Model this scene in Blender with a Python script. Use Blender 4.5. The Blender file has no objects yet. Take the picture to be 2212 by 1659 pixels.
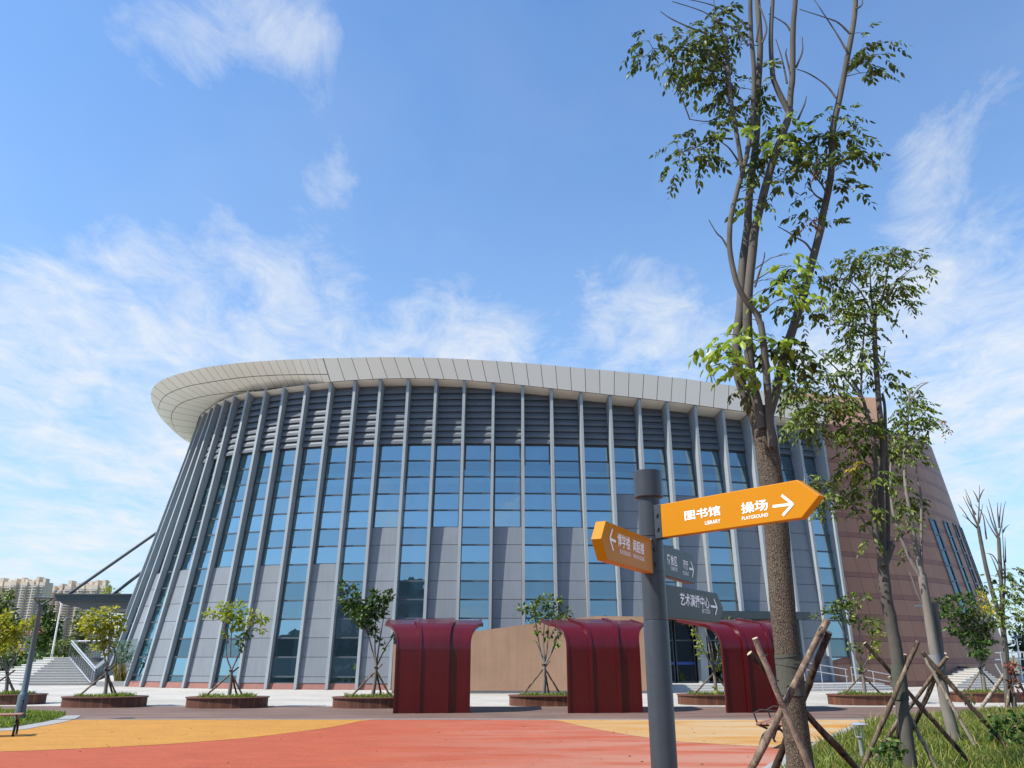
import bpy, math, random
import numpy as np
from mathutils import Vector, Matrix

# ------------------------------------------------------------------ camera, sky, sun, exposure
S = bpy.context.scene
F, CX, CY = 1690.0, 1106.0, 829.5          # focal length and centre in units of a 2212 px wide frame
TILT = math.atan(590.0 / F)
CT, ST = math.cos(TILT), math.sin(TILT)
EYE = 1.6
cam_data = bpy.data.cameras.new("camera")
cam = bpy.data.objects.new("camera", cam_data)
S.collection.objects.link(cam)
cam.location = (0, 0, EYE)
cam.rotation_euler = (math.pi / 2 + TILT, 0, 0)
cam_data.sensor_width = 36.0
cam_data.lens = 36.0 * F / 2212.0
cam_data.clip_start = 0.05
cam_data.clip_end = 8000
S.camera = cam

SUN_DIR = Vector((-0.925, -0.38, 0.0)).normalized()
SUN_EL = math.radians(52)
sun_vec = Vector((SUN_DIR.x * math.cos(SUN_EL), SUN_DIR.y * math.cos(SUN_EL), math.sin(SUN_EL)))
sd = bpy.data.lights.new("sun", 'SUN')
sd.energy = 5.0
sd.angle = math.radians(0.5)
sd.color = (1.0, 0.95, 0.87)
sun = bpy.data.objects.new("sun", sd)
S.collection.objects.link(sun)
sun.location = (-30, -20, 60)
sun.rotation_euler = sun_vec.to_track_quat('Z', 'Y').to_euler()

S.view_settings.view_transform = 'Standard'
S.view_settings.look = 'None'
S.view_settings.exposure = 0.65
S.view_settings.gamma = 1.0
S.render.engine = 'CYCLES'
S.cycles.max_bounces = 8
S.cycles.transparent_max_bounces = 16
S.cycles.use_denoising = True


def ray(px, py):
    a, b = (px - CX) / F, (CY - py) / F
    return Vector((a, CT - b * ST, ST + b * CT))


def at_t(px, py, t):
    return Vector((0, 0, EYE)) + ray(px, py) * t


def at_y(px, py, Y):
    r = ray(px, py)
    return Vector((0, 0, EYE)) + r * (Y / r.y)


def at_z(px, py, z=0.0):
    r = ray(px, py)
    return Vector((0, 0, EYE)) + r * ((z - EYE) / r.z)


def m_per_px(Y, py):
    return Y / ray(CX, py).y / F


W = bpy.data.worlds.new("World")
S.world = W
W.use_nodes = True
wn, wl = W.node_tree.nodes, W.node_tree.links
wn.clear()
out = wn.new('ShaderNodeOutputWorld')
bg = wn.new('ShaderNodeBackground')
SKY_STRENGTH = 0.075
bg.inputs['Strength'].default_value = SKY_STRENGTH
wl.new(bg.outputs[0], out.inputs[0])
sky = wn.new('ShaderNodeTexSky')
sky.sky_type = 'NISHITA'
sky.sun_disc = False
sky.sun_elevation = SUN_EL
sky.sun_rotation = math.atan2(SUN_DIR.x, SUN_DIR.y)
sky.air_density = 1.15
sky.dust_density = 0.6
sky.ozone_density = 2.2
tc = wn.new('ShaderNodeTexCoord')
sep = wn.new('ShaderNodeSeparateXYZ')
wl.new(tc.outputs['Generated'], sep.inputs[0])


def wmath(op, a, b=None, c=None, clamp=False):
    n = wn.new('ShaderNodeMath')
    n.operation = op
    n.use_clamp = clamp
    for k, v in enumerate((a, b, c)):
        if v is None:
            continue
        if isinstance(v, (int, float)):
            n.inputs[k].default_value = v
        else:
            wl.new(v, n.inputs[k])
    return n.outputs[0]


# cloud layer: noise on the plane of a high cloud deck, weighted by where in the sky the clouds stand
zp = wmath('ADD', wmath('MAXIMUM', sep.outputs['Z'], 0.0), 0.12)
cx_ = wmath('DIVIDE', sep.outputs['X'], zp)
cy_ = wmath('DIVIDE', sep.outputs['Y'], zp)
comb = wn.new('ShaderNodeCombineXYZ')
wl.new(cx_, comb.inputs[0])
wl.new(cy_, comb.inputs[1])
mp = wn.new('ShaderNodeMapping')
mp.inputs['Rotation'].default_value = (0, 0, math.radians(-28))
mp.inputs['Scale'].default_value = (1.2, 0.8, 1)
wl.new(comb.outputs[0], mp.inputs[0])


def wnoise(vec, scale, detail, rough, dist=0.0):
    n = wn.new('ShaderNodeTexNoise')
    n.inputs['Scale'].default_value = scale
    n.inputs['Detail'].default_value = detail
    n.inputs['Roughness'].default_value = rough
    n.inputs['Distortion'].default_value = dist
    wl.new(vec, n.inputs['Vector'])
    return n.outputs['Fac']


n_big = wnoise(mp.outputs[0], 1.5, 9, 0.58, 0.15)
n_fine = wnoise(mp.outputs[0], 5.5, 9, 0.68, 0.55)
n_mix = wmath('ADD', wmath('MULTIPLY', wmath('SUBTRACT', wmath('ADD', wmath('MULTIPLY', n_big, 0.55), wmath('MULTIPLY', n_fine, 0.45)), 0.5), 2.6), 0.5)
CLOUDS = [  # px, py, radius in degrees, weight
    (430, 5, 6, .40), (560, 50, 5, .42), (700, 40, 4, .38), (300, 120, 4, .12), (250, 20, 4, .14),
    (720, 375, 3.6, .46), (190, 320, 6, .22), (1360, 540, 4, .42), (60, 50, 5, .12),
    (40, 660, 5, .36), (180, 720, 6, .36), (420, 620, 6, .34), (330, 720, 6, .30), (560, 700, 7, .36), (760, 745, 6, .50), (980, 735, 6, .55),
    (1120, 725, 6, .5), (160, 800, 6, .30), (1350, 670, 4.5, .5), (1450, 735, 5, .5), (690, 680, 5, .26),
    (40, 980, 8, .44), (250, 960, 6, .36), (60, 1130, 9, .44), (200, 1120, 7, .36), (420, 900, 7, .26),
    (1880, 690, 7, .34), (2080, 840, 7, .50), (2190, 800, 7, .55), (1960, 960, 6, .44), (1690, 690, 5, .30),
    (2100, 250, 3, .34), (1990, 320, 2.6, .34), (2200, 185, 3, .34), (2180, 390, 3.5, .24), (1960, 420, 3, .18), (2000, 540, 5, .28),
    (2150, 1050, 7, .36), (2150, 640, 6, .32),
]
acc = None
BACK = [(-.35, -.9, .30, 7, .6), (.05, -.95, .36, 6, .62), (.4, -.9, .25, 7, .6), (-.7, -.65, .35, 9, .65), (-.1, -.95, .18, 6, .5), (.6, -.7, .42, 7, .6), (-.5, -.8, .5, 8, .6), (.2, -.85, .5, 6, .55)]
for cl_ in CLOUDS + BACK:
    if len(cl_) == 5:
        d, rd, wt = Vector(cl_[:3]).normalized(), cl_[3], cl_[4]
    else:
        d, rd, wt = ray(cl_[0], cl_[1]).normalized(), cl_[2], cl_[3]
    dp = wn.new('ShaderNodeVectorMath')
    dp.operation = 'DOT_PRODUCT'
    wl.new(tc.outputs['Generated'], dp.inputs[0])
    dp.inputs[1].default_value = d
    k = 1.0 / (1 - math.cos(math.radians(rd)))
    e = wmath('EXPONENT', wmath('MULTIPLY', wmath('SUBTRACT', dp.outputs['Value'], 1.0), k * 0.9))
    v = wmath('MULTIPLY', e, wt)
    acc = v if acc is None else wmath('ADD', acc, v)
cov = wmath('MINIMUM', wmath('MULTIPLY', acc, 0.88), 0.76)
thr = wmath('SUBTRACT', 1.02, wmath('MULTIPLY', cov, 1.08))
raw = wmath('DIVIDE', wmath('SUBTRACT', n_mix, thr), 0.62, clamp=True)
cl = wmath('MULTIPLY', wmath('POWER', raw, 1.1), 0.95)
wisp = wmath('MULTIPLY', wmath('SUBTRACT', n_big, 0.44, clamp=True), 0.30)
cl = wmath('ADD', cl, wisp, clamp=True)
hz = wmath('MULTIPLY', wmath('POWER', wmath('SUBTRACT', 1.0, wmath('MAXIMUM', sep.outputs['Z'], 0.0)), 2.4), 0.74)
tint = wn.new('ShaderNodeMixRGB')
tint.blend_type = 'MULTIPLY'
tint.inputs[0].default_value = 1.0
tint.inputs[2].default_value = (1.12, 1.60, 2.02, 1)
wl.new(sky.outputs[0], tint.inputs[1])
mx0 = wn.new('ShaderNodeMixRGB')
mx0.inputs[2].default_value = (5.1, 6.3, 7.5, 1)
wl.new(hz, mx0.inputs[0])
wl.new(tint.outputs[0], mx0.inputs[1])
mx = wn.new('ShaderNodeMixRGB')
mx.inputs[2].default_value = (7.4, 7.75, 8.1, 1)
wl.new(cl, mx.inputs[0])
wl.new(mx0.outputs[0], mx.inputs[1])
wl.new(mx.outputs[0], bg.inputs['Color'])

# ------------------------------------------------------------------ helpers
COL = S.collection
R = random.Random(11)
RNG = np.random.default_rng(11)


class MB:
    def __init__(s):
        s.v, s.f, s.uv = [], [], []

    def add(s, vs, fs, uvs=None):
        o = len(s.v)
        s.v += [tuple(p) for p in vs]
        s.f += [tuple(i + o for i in f) for f in fs]
        s.uv += list(uvs) if uvs is not None else [(0, 0)] * len(vs)
        return s

    def quad(s, a, b, c, d, uvs=None):
        return s.add((a, b, c, d), [(0, 1, 2, 3)], uvs)

    def hexa(s, lo, hi):
        """prism between two 4+ point loops"""
        n = len(lo)
        fs = [tuple(range(n - 1, -1, -1)), tuple(range(n, 2 * n))]
        fs += [(i, (i + 1) % n, n + (i + 1) % n, n + i) for i in range(n)]
        return s.add(list(lo) + list(hi), fs)

    def box(s, c, size, ax=None, ay=None, az=None):
        c = Vector(c)
        ax = Vector(ax or (1, 0, 0)) * size[0] / 2
        ay = Vector(ay or (0, 1, 0)) * size[1] / 2
        az = Vector(az or (0, 0, 1)) * size[2] / 2
        lo = [c - ax - ay - az, c + ax - ay - az, c + ax + ay - az, c - ax + ay - az]
        hi = [p + az * 2 for p in lo]
        return s.hexa(lo, hi)

    def prism(s, pts, z0, z1):
        return s.hexa([(p[0], p[1], z0) for p in pts], [(p[0], p[1], z1) for p in pts])

    def tube(s, pts, rads, n=8, cap=True):
        pts = [Vector(p) for p in pts]
        if isinstance(rads, (int, float)):
            rads = [rads] * len(pts)
        o = len(s.v)
        prev = None
        for i, p in enumerate(pts):
            d = (pts[min(i + 1, len(pts) - 1)] - pts[max(i - 1, 0)])
            if d.length < 1e-9:
                d = Vector((0, 0, 1))
            d.normalize()
            if prev is None:
                a = d.orthogonal().normalized()
            else:
                a = prev - d * prev.dot(d)
                if a.length < 1e-6:
                    a = d.orthogonal()
                a.normalize()
            prev = a
            b = d.cross(a)
            for k in range(n):
                th = 2 * math.pi * k / n
                s.v.append(tuple(p + (a * math.cos(th) + b * math.sin(th)) * rads[i]))
                s.uv.append((k / n, i))
        for i in range(len(pts) - 1):
            for k in range(n):
                k2 = (k + 1) % n
                s.f.append((o + i * n + k, o + i * n + k2, o + (i + 1) * n + k2, o + (i + 1) * n + k))
        if cap:
            s.f.append(tuple(o + k for k in range(n - 1, -1, -1)))
            s.f.append(tuple(o + (len(pts) - 1) * n + k for k in range(n)))
        return s

    def lathe(s, prof, c, n=24):
        """prof = [(r, z)], about a vertical axis through c"""
        o = len(s.v)
        for r, z in prof:
            for k in range(n):
                th = 2 * math.pi * k / n
                s.v.append((c[0] + r * math.cos(th), c[1] + r * math.sin(th), c[2] + z))
                s.uv.append((k / n, z))
        for i in range(len(prof) - 1):
            for k in range(n):
                k2 = (k + 1) % n
                s.f.append((o + i * n + k, o + i * n + k2, o + (i + 1) * n + k2, o + (i + 1) * n + k))
        s.f.append(tuple(o + k for k in range(n - 1, -1, -1)))
        s.f.append(tuple(o + (len(prof) - 1) * n + k for k in range(n)))
        return s

    def build(s, name, m, parent=None, smooth=False, uv=False, label=None, bevel=0):
        me = bpy.data.meshes.new(name)
        me.from_pydata(s.v, [], s.f)
        if uv:
            ul = me.uv_layers.new(name="uv")
            li = np.zeros(len(me.loops), dtype=np.int32)
            me.loops.foreach_get('vertex_index', li)
            ul.data.foreach_set('uv', np.array(s.uv, dtype=np.float32)[li].ravel())
        me.materials.append(m)
        if smooth:
            me.polygons.foreach_set('use_smooth', [True] * len(me.polygons))
            try:
                me.set_sharp_from_angle(angle=math.radians(40))
            except Exception:
                pass
        me.update()
        o = bpy.data.objects.new(name, me)
        COL.objects.link(o)
        if parent is not None:
            o.parent = parent
            o.matrix_parent_inverse = Matrix.Translation(parent_world(parent)).inverted()
        if label:
            o["label"] = label
        if bevel:
            b = o.modifiers.new("bevel", 'BEVEL')
            b.width = bevel
            b.segments = 2
            b.limit_method = 'ANGLE'
        return o


def parent_world(p):
    v = Vector(p.location)
    return v


def tag(o, label=None, cat=None, group=None, kind=None):
    if label:
        o["label"] = label
    if cat:
        o["category"] = cat
    if group:
        o["group"] = group
    if kind:
        o["kind"] = kind
    return o


def thing(name, label, cat, loc, group=None):
    o = bpy.data.objects.new(name, None)
    o.location = loc
    o.empty_display_size = 0.2
    COL.objects.link(o)
    return tag(o, label, cat, group)


# ------------------------------------------------------------------ materials
class NT:
    def __init__(s, name):
        s.m = bpy.data.materials.new(name)
        s.m.use_nodes = True
        s.n, s.l = s.m.node_tree.nodes, s.m.node_tree.links
        s.p = s.n.get('Principled BSDF')
        s.out = s.n.get('Material Output')
        s._c = None

    def coord(s, kind='Object'):
        if s._c is None:
            s._c = s.n.new('ShaderNodeTexCoord')
        return s._c.outputs[kind]

    def new(s, t):
        return s.n.new(t)

    def link(s, a, b):
        s.l.new(a, b)

    def noise(s, scale, detail=4, rough=.55, vec=None, dist=0):
        n = s.new('ShaderNodeTexNoise')
        n.inputs['Scale'].default_value = scale
        n.inputs['Detail'].default_value = detail
        n.inputs['Roughness'].default_value = rough
        n.inputs['Distortion'].default_value = dist
        s.link(vec if vec is not None else s.coord(), n.inputs['Vector'])
        return n.outputs['Fac']

    def mapping(s, scale=(1, 1, 1), rot=(0, 0, 0), kind='Object'):
        n = s.new('ShaderNodeMapping')
        n.inputs['Scale'].default_value = scale
        n.inputs['Rotation'].default_value = rot
        s.link(s.coord(kind), n.inputs[0])
        return n.outputs[0]

    def math(s, op, a, b=None, clamp=False):
        n = s.new('ShaderNodeMath')
        n.operation = op
        n.use_clamp = clamp
        for k, v in enumerate((a, b)):
            if v is None:
                continue
            if isinstance(v, (int, float)):
                n.inputs[k].default_value = v
            else:
                s.link(v, n.inputs[k])
        return n.outputs[0]

    def ramp(s, fac, stops):
        n = s.new('ShaderNodeValToRGB')
        e = n.color_ramp.elements
        while len(e) < len(stops):
            e.new(0.5)
        for i, (p, c) in enumerate(stops):
            e[i].position = p
            e[i].color = (*c, 1)
        s.link(fac, n.inputs[0])
        return n.outputs[0]

    def mix(s, fac, a, b, mode='MIX'):
        n = s.new('ShaderNodeMixRGB')
        n.blend_type = mode
        for k, v in ((0, fac), (1, a), (2, b)):
            if isinstance(v, (int, float)):
                n.inputs[k].default_value = v
            elif isinstance(v, tuple):
                n.inputs[k].default_value = (*v, 1)
            else:
                s.link(v, n.inputs[k])
        return n.outputs[0]

    def bump(s, h, strength=.3, dist=.02):
        n = s.new('ShaderNodeBump')
        n.inputs['Strength'].default_value = strength
        n.inputs['Distance'].default_value = dist
        s.link(h, n.inputs['Height'])
        s.link(n.outputs[0], s.p.inputs['Normal'])

    def base(s, c):
        if isinstance(c, tuple):
            s.p.inputs['Base Color'].default_value = (*c, 1)
        else:
            s.link(c, s.p.inputs['Base Color'])


ALB = .68


def scale_c(c, k):
    return tuple(min(1, x * k) for x in c)


FULL = ('soffit_cream', 'steel', 'interior_wall', 'interior_plaster', 'interior_slab', 'white_paint', 'letter_white', 'dark_gap', 'louvre_grey',
        'bar_dark_grey', 'penthouse_stone', 'canopy_dark', 'sign_dark_blue_grey', 'far_ground', 'tower_cream_wall', 'tower_window', 'tower_balcony')


def pmat(name, c, rough=.6, var=.15, scale=4, bump=0, bscale=60, metal=0, coat=0, spec=.5, streak=False, island=0):
    t = NT(name)
    if name not in FULL:
        c = scale_c(c, ALB)
    vec = t.mapping((1, 1, .15)) if streak else None
    a = t.noise(scale, 6, .6, vec)
    col = t.ramp(a, [(.25, scale_c(c, 1 - var)), (.75, scale_c(c, 1 + var))])
    if island:
        g_ = t.new('ShaderNodeNewGeometry')
        col = t.mix(1.0, col, t.ramp(g_.outputs['Random Per Island'], [(0, (1 - island,) * 3), (1, (1, 1, 1))]), 'MULTIPLY')
        w_ = t.noise(2.2, 6, .7, t.mapping((2.2, 2.2, .12)))
        col = t.mix(.5, col, t.ramp(w_, [(.35, (.80, .80, .79)), (.6, (1, 1, 1))]), 'MULTIPLY')
    t.base(col)
    t.p.inputs['Roughness'].default_value = rough
    t.p.inputs['Metallic'].default_value = metal
    t.p.inputs['Specular IOR Level'].default_value = spec
    if coat:
        t.p.inputs['Coat Weight'].default_value = coat
        t.p.inputs['Coat Roughness'].default_value = .12
    if bump:
        t.bump(t.noise(bscale, 4), bump, .01)
    return t.m


def leafmat(name, dark, mid, light, trans=.3):
    dark, mid, light = (scale_c(q, .92) for q in (dark, mid, light))
    t = NT(name)
    g = t.new('ShaderNodeNewGeometry')
    c = t.ramp(g.outputs['Random Per Island'], [(.0, dark), (.55, mid), (1.0, light)])
    t.base(c)
    t.p.inputs['Roughness'].default_value = .45
    t.p.inputs['Specular IOR Level'].default_value = .35
    tr = t.new('ShaderNodeBsdfTranslucent')
    t.link(t.mix(.5, c, (.25, .35, .02), 'ADD') if trans > .35 else c, tr.inputs[0])
    ms = t.new('ShaderNodeMixShader')
    ms.inputs[0].default_value = trans
    t.link(t.p.outputs[0], ms.inputs[1])
    t.link(tr.outputs[0], ms.inputs[2])
    t.link(ms.outputs[0], t.out.inputs[0])
    return t.m


M = {}
M['fin'] = pmat('fin_paint', (.425, .470, .495), .45, .07, 1.2, spec=.35, island=.08)
M['fin_inner'] = pmat('bar_dark_grey', (.055, .07, .085), .45, .1, 2)
M['louvre'] = pmat('louvre_grey', (.10, .115, .132), .6, .1, 1.5)
M['panel'] = pmat('panel_grey', (.282, .310, .345), .5, .05, .9, bump=.03, bscale=120, island=.10)
M['plinth'] = pmat('plinth_pink_stone', (.36, .15, .115), .6, .12, 3)
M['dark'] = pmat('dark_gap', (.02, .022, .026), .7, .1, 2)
M['soffit'] = pmat('soffit_cream', (.80, .775, .69), .55, .04, .6)
M['interior'] = pmat('interior_wall', (.34, .36, .36), .8, .1, 1)
M['interior_light'] = pmat('interior_plaster', (.62, .66, .66), .7, .05, 1)
M['interior_floor'] = pmat('interior_slab', (.45, .48, .49), .7, .1, 1)
M['steel'] = pmat('steel', (.50, .51, .51), .30, .05, 6, metal=.55)
M['steel_dark'] = pmat('steel_dark', (.085, .105, .125), .4, .1, 5)
M['tan'] = pmat('tan_render', (.50, .30, .185), .85, .12, .7, bump=.12, bscale=30, island=.01)
M['granite'] = pmat('granite_light', (.60, .585, .55), .6, .12, 9, bump=.05)
M['white'] = pmat('white_paint', (.8, .8, .78), .4, .03, 3)
M['post'] = pmat('signpost_grey', (.043, .050, .060), .38, .1, 22, bump=.04, bscale=220, spec=.5)
M['sign_orange'] = pmat('sign_orange', (.63, .245, .002), .45, .02, 8, spec=.18)
M['sign_dark'] = pmat('sign_dark_blue_grey', (.019, .027, .034), .42, .06, 8, spec=.35)
M['letter'] = pmat('letter_white', (.86, .86, .86), .4, .02, 5)
M['lamp_grey'] = pmat('lamp_blue_grey', (.13, .17, .20), .4, .1, 12)
M['black_iron'] = pmat('black_iron', (.012, .012, .015), .4, .1, 30)
M['bench_wood'] = pmat('bench_wood', (.38, .19, .12), .5, .25, 14, streak=True)
M['kerb'] = pmat('kerb_granite', (.37, .365, .35), .75, .2, 14)
M['wrap'] = pmat('burlap_wrap', (.085, .092, .068), .95, .25, 40, bump=.5, bscale=160)
M['wrap_pale'] = pmat('pale_wrap', (.33, .33, .34), .8, .15, 25, bump=.3, bscale=120)
M['soil'] = pmat('soil', (.10, .075, .045), .95, .3, 8, bump=.4)
M['wire'] = pmat('wire_dark', (.03, .026, .024), .7, .1, 20)
M['orange_stone'] = pmat('penthouse_stone', (.52, .30, .20), .7, .1, .8)
M['canopy'] = pmat('canopy_dark', (.035, .05, .056), .4, .1, 3)
M['rib_under'] = pmat('canopy_ribs', (.12, .125, .115), .6, .1, 3)
M['blue_band'] = pmat('door_blue_band', (.03, .09, .42), .5, .05, 5)
M['red_mark'] = pmat('band_mark', (.75, .55, .58), .5, .05, 5)


def glass_mat(name, tint, refl, dark, fac_lo=.3, fac_hi=.95):
    t = NT(name)
    t.n.remove(t.p)
    tr = t.new('ShaderNodeBsdfTransparent')
    tr.inputs[0].default_value = (*tint, 1)
    gl = t.new('ShaderNodeBsdfGlossy')
    gl.inputs['Color'].default_value = (*refl, 1)
    gl.inputs['Roughness'].default_value = .015
    vec = t.mapping((1, 1, 1))
    b = t.new('ShaderNodeBump')
    b.inputs['Strength'].default_value = .22
    b.inputs['Distance'].default_value = .05
    t.link(t.noise(.55, 3, .5, vec), b.inputs['Height'])
    t.link(b.outputs[0], gl.inputs['Normal'])
    lw = t.new('ShaderNodeLayerWeight')
    lw.inputs[0].default_value = .25
    mr = t.new('ShaderNodeMapRange')
    mr.inputs['To Min'].default_value = fac_lo
    mr.inputs['To Max'].default_value = fac_hi
    t.link(lw.outputs['Fresnel'], mr.inputs['Value'])
    g_ = t.new('ShaderNodeNewGeometry')
    va = t.math('ADD', .58, t.math('MULTIPLY', g_.outputs['Random Per Island'], .74))
    ms = t.new('ShaderNodeMixShader')
    t.link(t.math('MULTIPLY', mr.outputs[0], va, clamp=True), ms.inputs[0])
    t.link(tr.outputs[0], ms.inputs[1])
    t.link(gl.outputs[0], ms.inputs[2])
    t.link(ms.outputs[0], t.out.inputs[0])
    return t.m


M['glass'] = glass_mat('facade_glass', (.34, .58, .62), (.55, .735, .79), 0, .46, .95)
M['glass_clear'] = glass_mat('railing_glass', (.80, .86, .84), (.9, .95, .95), 0, .0, .25)
M['glass_slit'] = glass_mat('slit_window_glass', (.10, .15, .17), (.55, .74, .80), 0, .22, .7)
M['glass_dark'] = glass_mat('door_glass', (.05, .09, .12), (.7, .8, .9), 0, .12, .8)


def fascia_mat():
    """cream metal cladding with dark open joints (u counts the sheets)"""
    t = NT('fascia_cladding')
    uvn = t.new('ShaderNodeSeparateXYZ')
    t.link(t.coord('UV'), uvn.inputs[0])
    fr = t.math('FRACT', uvn.outputs[0])
    a = t.math('LESS_THAN', fr, .04)
    fy = t.math('FRACT', uvn.outputs[1])
    b = t.math('LESS_THAN', fy, .045)
    j = t.math('MAXIMUM', a, b)
    fl = t.math('FLOOR', uvn.outputs[0])
    wn_ = t.new('ShaderNodeTexWhiteNoise')
    wn_.noise_dimensions = '1D'
    t.link(fl, wn_.inputs['W'])
    tone = t.ramp(wn_.outputs[0], [(0, (.83, .815, .735)), (1, (.87, .855, .775))])
    t.base(t.mix(j, tone, (.075, .055, .05)))
    t.p.inputs['Roughness'].default_value = .45
    return t.m


M['fascia'] = fascia_mat()


def stone_mat():
    """brown-pink stone sheets in courses, thin dark bands between (uv in metres)"""
    t = NT('brown_stone_cladding')
    s_ = t.new('ShaderNodeSeparateXYZ')
    t.link(t.coord('UV'), s_.inputs[0])
    v = t.math('MULTIPLY', s_.outputs[1], 1 / 1.22)
    fv = t.math('FRACT', v)
    band = t.math('LESS_THAN', fv, .24)
    row = t.math('FLOOR', v)
    wn_ = t.new('ShaderNodeTexWhiteNoise')
    wn_.noise_dimensions = '2D'
    cmb = t.new('ShaderNodeCombineXYZ')
    u = t.math('MULTIPLY', s_.outputs[0], 1 / 1.15)
    t.link(t.math('FLOOR', u), cmb.inputs[0])
    t.link(t.math('ADD', t.math('MULTIPLY', band, 37.0), row), cmb.inputs[1])
    t.link(cmb.outputs[0], wn_.inputs['Vector'])
    st = t.ramp(wn_.outputs[0], [(0, (.285, .132, .074)), (1, (.330, .160, .094))])
    bd = t.ramp(wn_.outputs[0], [(0, (.215, .084, .053)), (1, (.245, .100, .066))])
    c = t.mix(band, st, bd)
    ju = t.math('LESS_THAN', t.math('FRACT', u), .026)
    j1 = t.math('LESS_THAN', fv, .024)
    j2 = t.math('LESS_THAN', t.math('ABSOLUTE', t.math('SUBTRACT', fv, .24)), .008)
    j = t.math('MAXIMUM', t.math('MAXIMUM', j1, j2), ju)
    sp = t.noise(60, 3, .7)
    c = t.mix(.18, c, t.ramp(sp, [(.3, (.12, .07, .06)), (.7, (.45, .32, .28))]))
    t.base(t.mix(t.math('MULTIPLY', j, .75), c, (.045, .028, .025)))
    t.p.inputs['Roughness'].default_value = .5
    t.p.inputs['Specular IOR Level'].default_value = .15
    return t.m


M['stone'] = stone_mat()


def bark_mat(name, c1, c2, scale=1.0, cell=True):
    c1, c2 = scale_c(c1, .66), scale_c(c2, .70)
    t = NT(name)
    vec = t.mapping((62 * scale, 62 * scale, 34 * scale))
    vo = t.new('ShaderNodeTexVoronoi')
    vo.feature = 'DISTANCE_TO_EDGE'
    vo.inputs['Scale'].default_value = 1.0
    nz = t.noise(3.0, 5, .6, vec)
    vm = t.new('ShaderNodeMixRGB')
    vm.inputs[0].default_value = .45
    t.link(vec, vm.inputs[1])
    cn = t.new('ShaderNodeTexNoise')
    cn.inputs['Scale'].default_value = 1.3
    t.link(vec, cn.inputs['Vector'])
    sc_ = t.new('ShaderNodeVectorMath')
    sc_.operation = 'SCALE'
    sc_.inputs['Scale'].default_value = 1.0
    t.link(vec, sc_.inputs[0])
    ad = t.new('ShaderNodeVectorMath')
    ad.operation = 'ADD'
    t.link(sc_.outputs[0], ad.inputs[0])
    t.link(cn.outputs['Color'], ad.inputs[1])
    t.link(ad.outputs[0], vo.inputs['Vector'])
    n2 = t.noise(2.2, 6, .65, t.mapping((1.5, 1.5, .6)))
    crack = t.ramp(vo.outputs['Distance'], [(.015, (0, 0, 0)), (.13, (1, 1, 1))])
    col = t.ramp(n2, [(.3, c1), (.7, c2)])
    if cell:
        t.base(t.mix(t.math('MULTIPLY', t.math('SUBTRACT', 1.0, crack), .9), t.mix(.5, col, t.ramp(nz, [(.3, scale_c(c1, .5)), (.7, scale_c(c2, 1.35))])), scale_c(c1, .16)))
        t.bump(t.math('ADD', t.math('MULTIPLY', crack, .7), t.math('MULTIPLY', nz, .3)), .7, .012)
    else:
        t.base(t.mix(t.math('MULTIPLY', nz, .35), col, scale_c(c1, .5)))
        t.bump(nz, .35, .01)
    t.p.inputs['Roughness'].default_value = .9
    t.p.inputs['Specular IOR Level'].default_value = .2
    return t.m


M['bark'] = bark_mat('bark_plated', (.125, .098, .070), (.215, .175, .128), 1.0)
M['bark_smooth'] = bark_mat('bark_smooth', (.098, .088, .074), (.185, .170, .145), .6, False)
M['bark_pale'] = bark_mat('bark_pale', (.22, .195, .165), (.34, .31, .27), .5, False)


def stake_mat(name, c1, c2, c3):
    """weathered round timber: long grey-brown streaks, peeled pale patches, dark knots"""
    t = NT(name)
    a = t.noise(9, 6, .7, t.mapping((1, 1, .3)))
    b = t.noise(26, 4, .7, t.mapping((1, 1, .55)))
    c = t.ramp(t.math('ADD', t.math('MULTIPLY', a, .65), t.math('MULTIPLY', b, .35)), [(.36, c1), (.50, c2), (.62, c3)])
    k = t.noise(11, 2, .5)
    c = t.mix(t.math('MULTIPLY', t.math('LESS_THAN', k, .33), .8), c, scale_c(c1, .5))
    t.base(c)
    t.bump(b, .6, .012)
    t.p.inputs['Roughness'].default_value = .9
    t.p.inputs['Specular IOR Level'].default_value = .15
    return t.m


M['stake'] = stake_mat('stake_wood', (.040, .027, .019), (.135, .098, .070), (.27, .21, .155))
M['stake_dark'] = stake_mat('stake_wood_dark', (.014, .010, .008), (.042, .030, .022), (.11, .082, .06))
M['stake_pale'] = stake_mat('stake_wood_pale', (.085, .065, .048), (.22, .178, .135), (.37, .32, .25))
M['cut'] = pmat('cut_wood', (.52, .42, .28), .8, .15, 20)

M['leaf'] = leafmat('leaf_green', (.030, .055, .012), (.066, .105, .018), (.17, .205, .030), .34)
M['leaf_bright'] = leafmat('leaf_bright_green', (.10, .17, .015), (.19, .27, .025), (.28, .36, .04), .36)
M['leaf_mid'] = leafmat('leaf_mid_green', (.045, .080, .012), (.100, .150, .020), (.23, .275, .035), .33)
M['leaf_olive'] = leafmat('leaf_olive', (.15, .165, .012), (.29, .275, .016), (.46, .38, .025), .40)
M['leaf_dark'] = leafmat('leaf_dark', (.024, .060, .010), (.052, .11, .014), (.11, .18, .024), .30)
M['leaf_yellow'] = leafmat('leaf_yellow', (.28, .23, .03), (.42, .32, .03), (.60, .42, .05), .4)
M['leaf_lime'] = leafmat('leaf_lime', (.15, .20, .02), (.25, .29, .03), (.36, .36, .05), .4)
M['leaf_dry'] = leafmat('leaf_dry', (.13, .06, .03), (.24, .12, .055), (.36, .20, .10), .25)
M['leaf_red'] = leafmat('leaf_red', (.10, .02, .015), (.18, .035, .02), (.25, .08, .03), .25)
M['grass'] = leafmat('grass_green', (.055, .100, .012), (.125, .175, .022), (.24, .27, .045), .36)
M['grass_dry'] = leafmat('grass_dry', (.16, .14, .04), (.26, .22, .06), (.38, .30, .10), .3)


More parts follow.
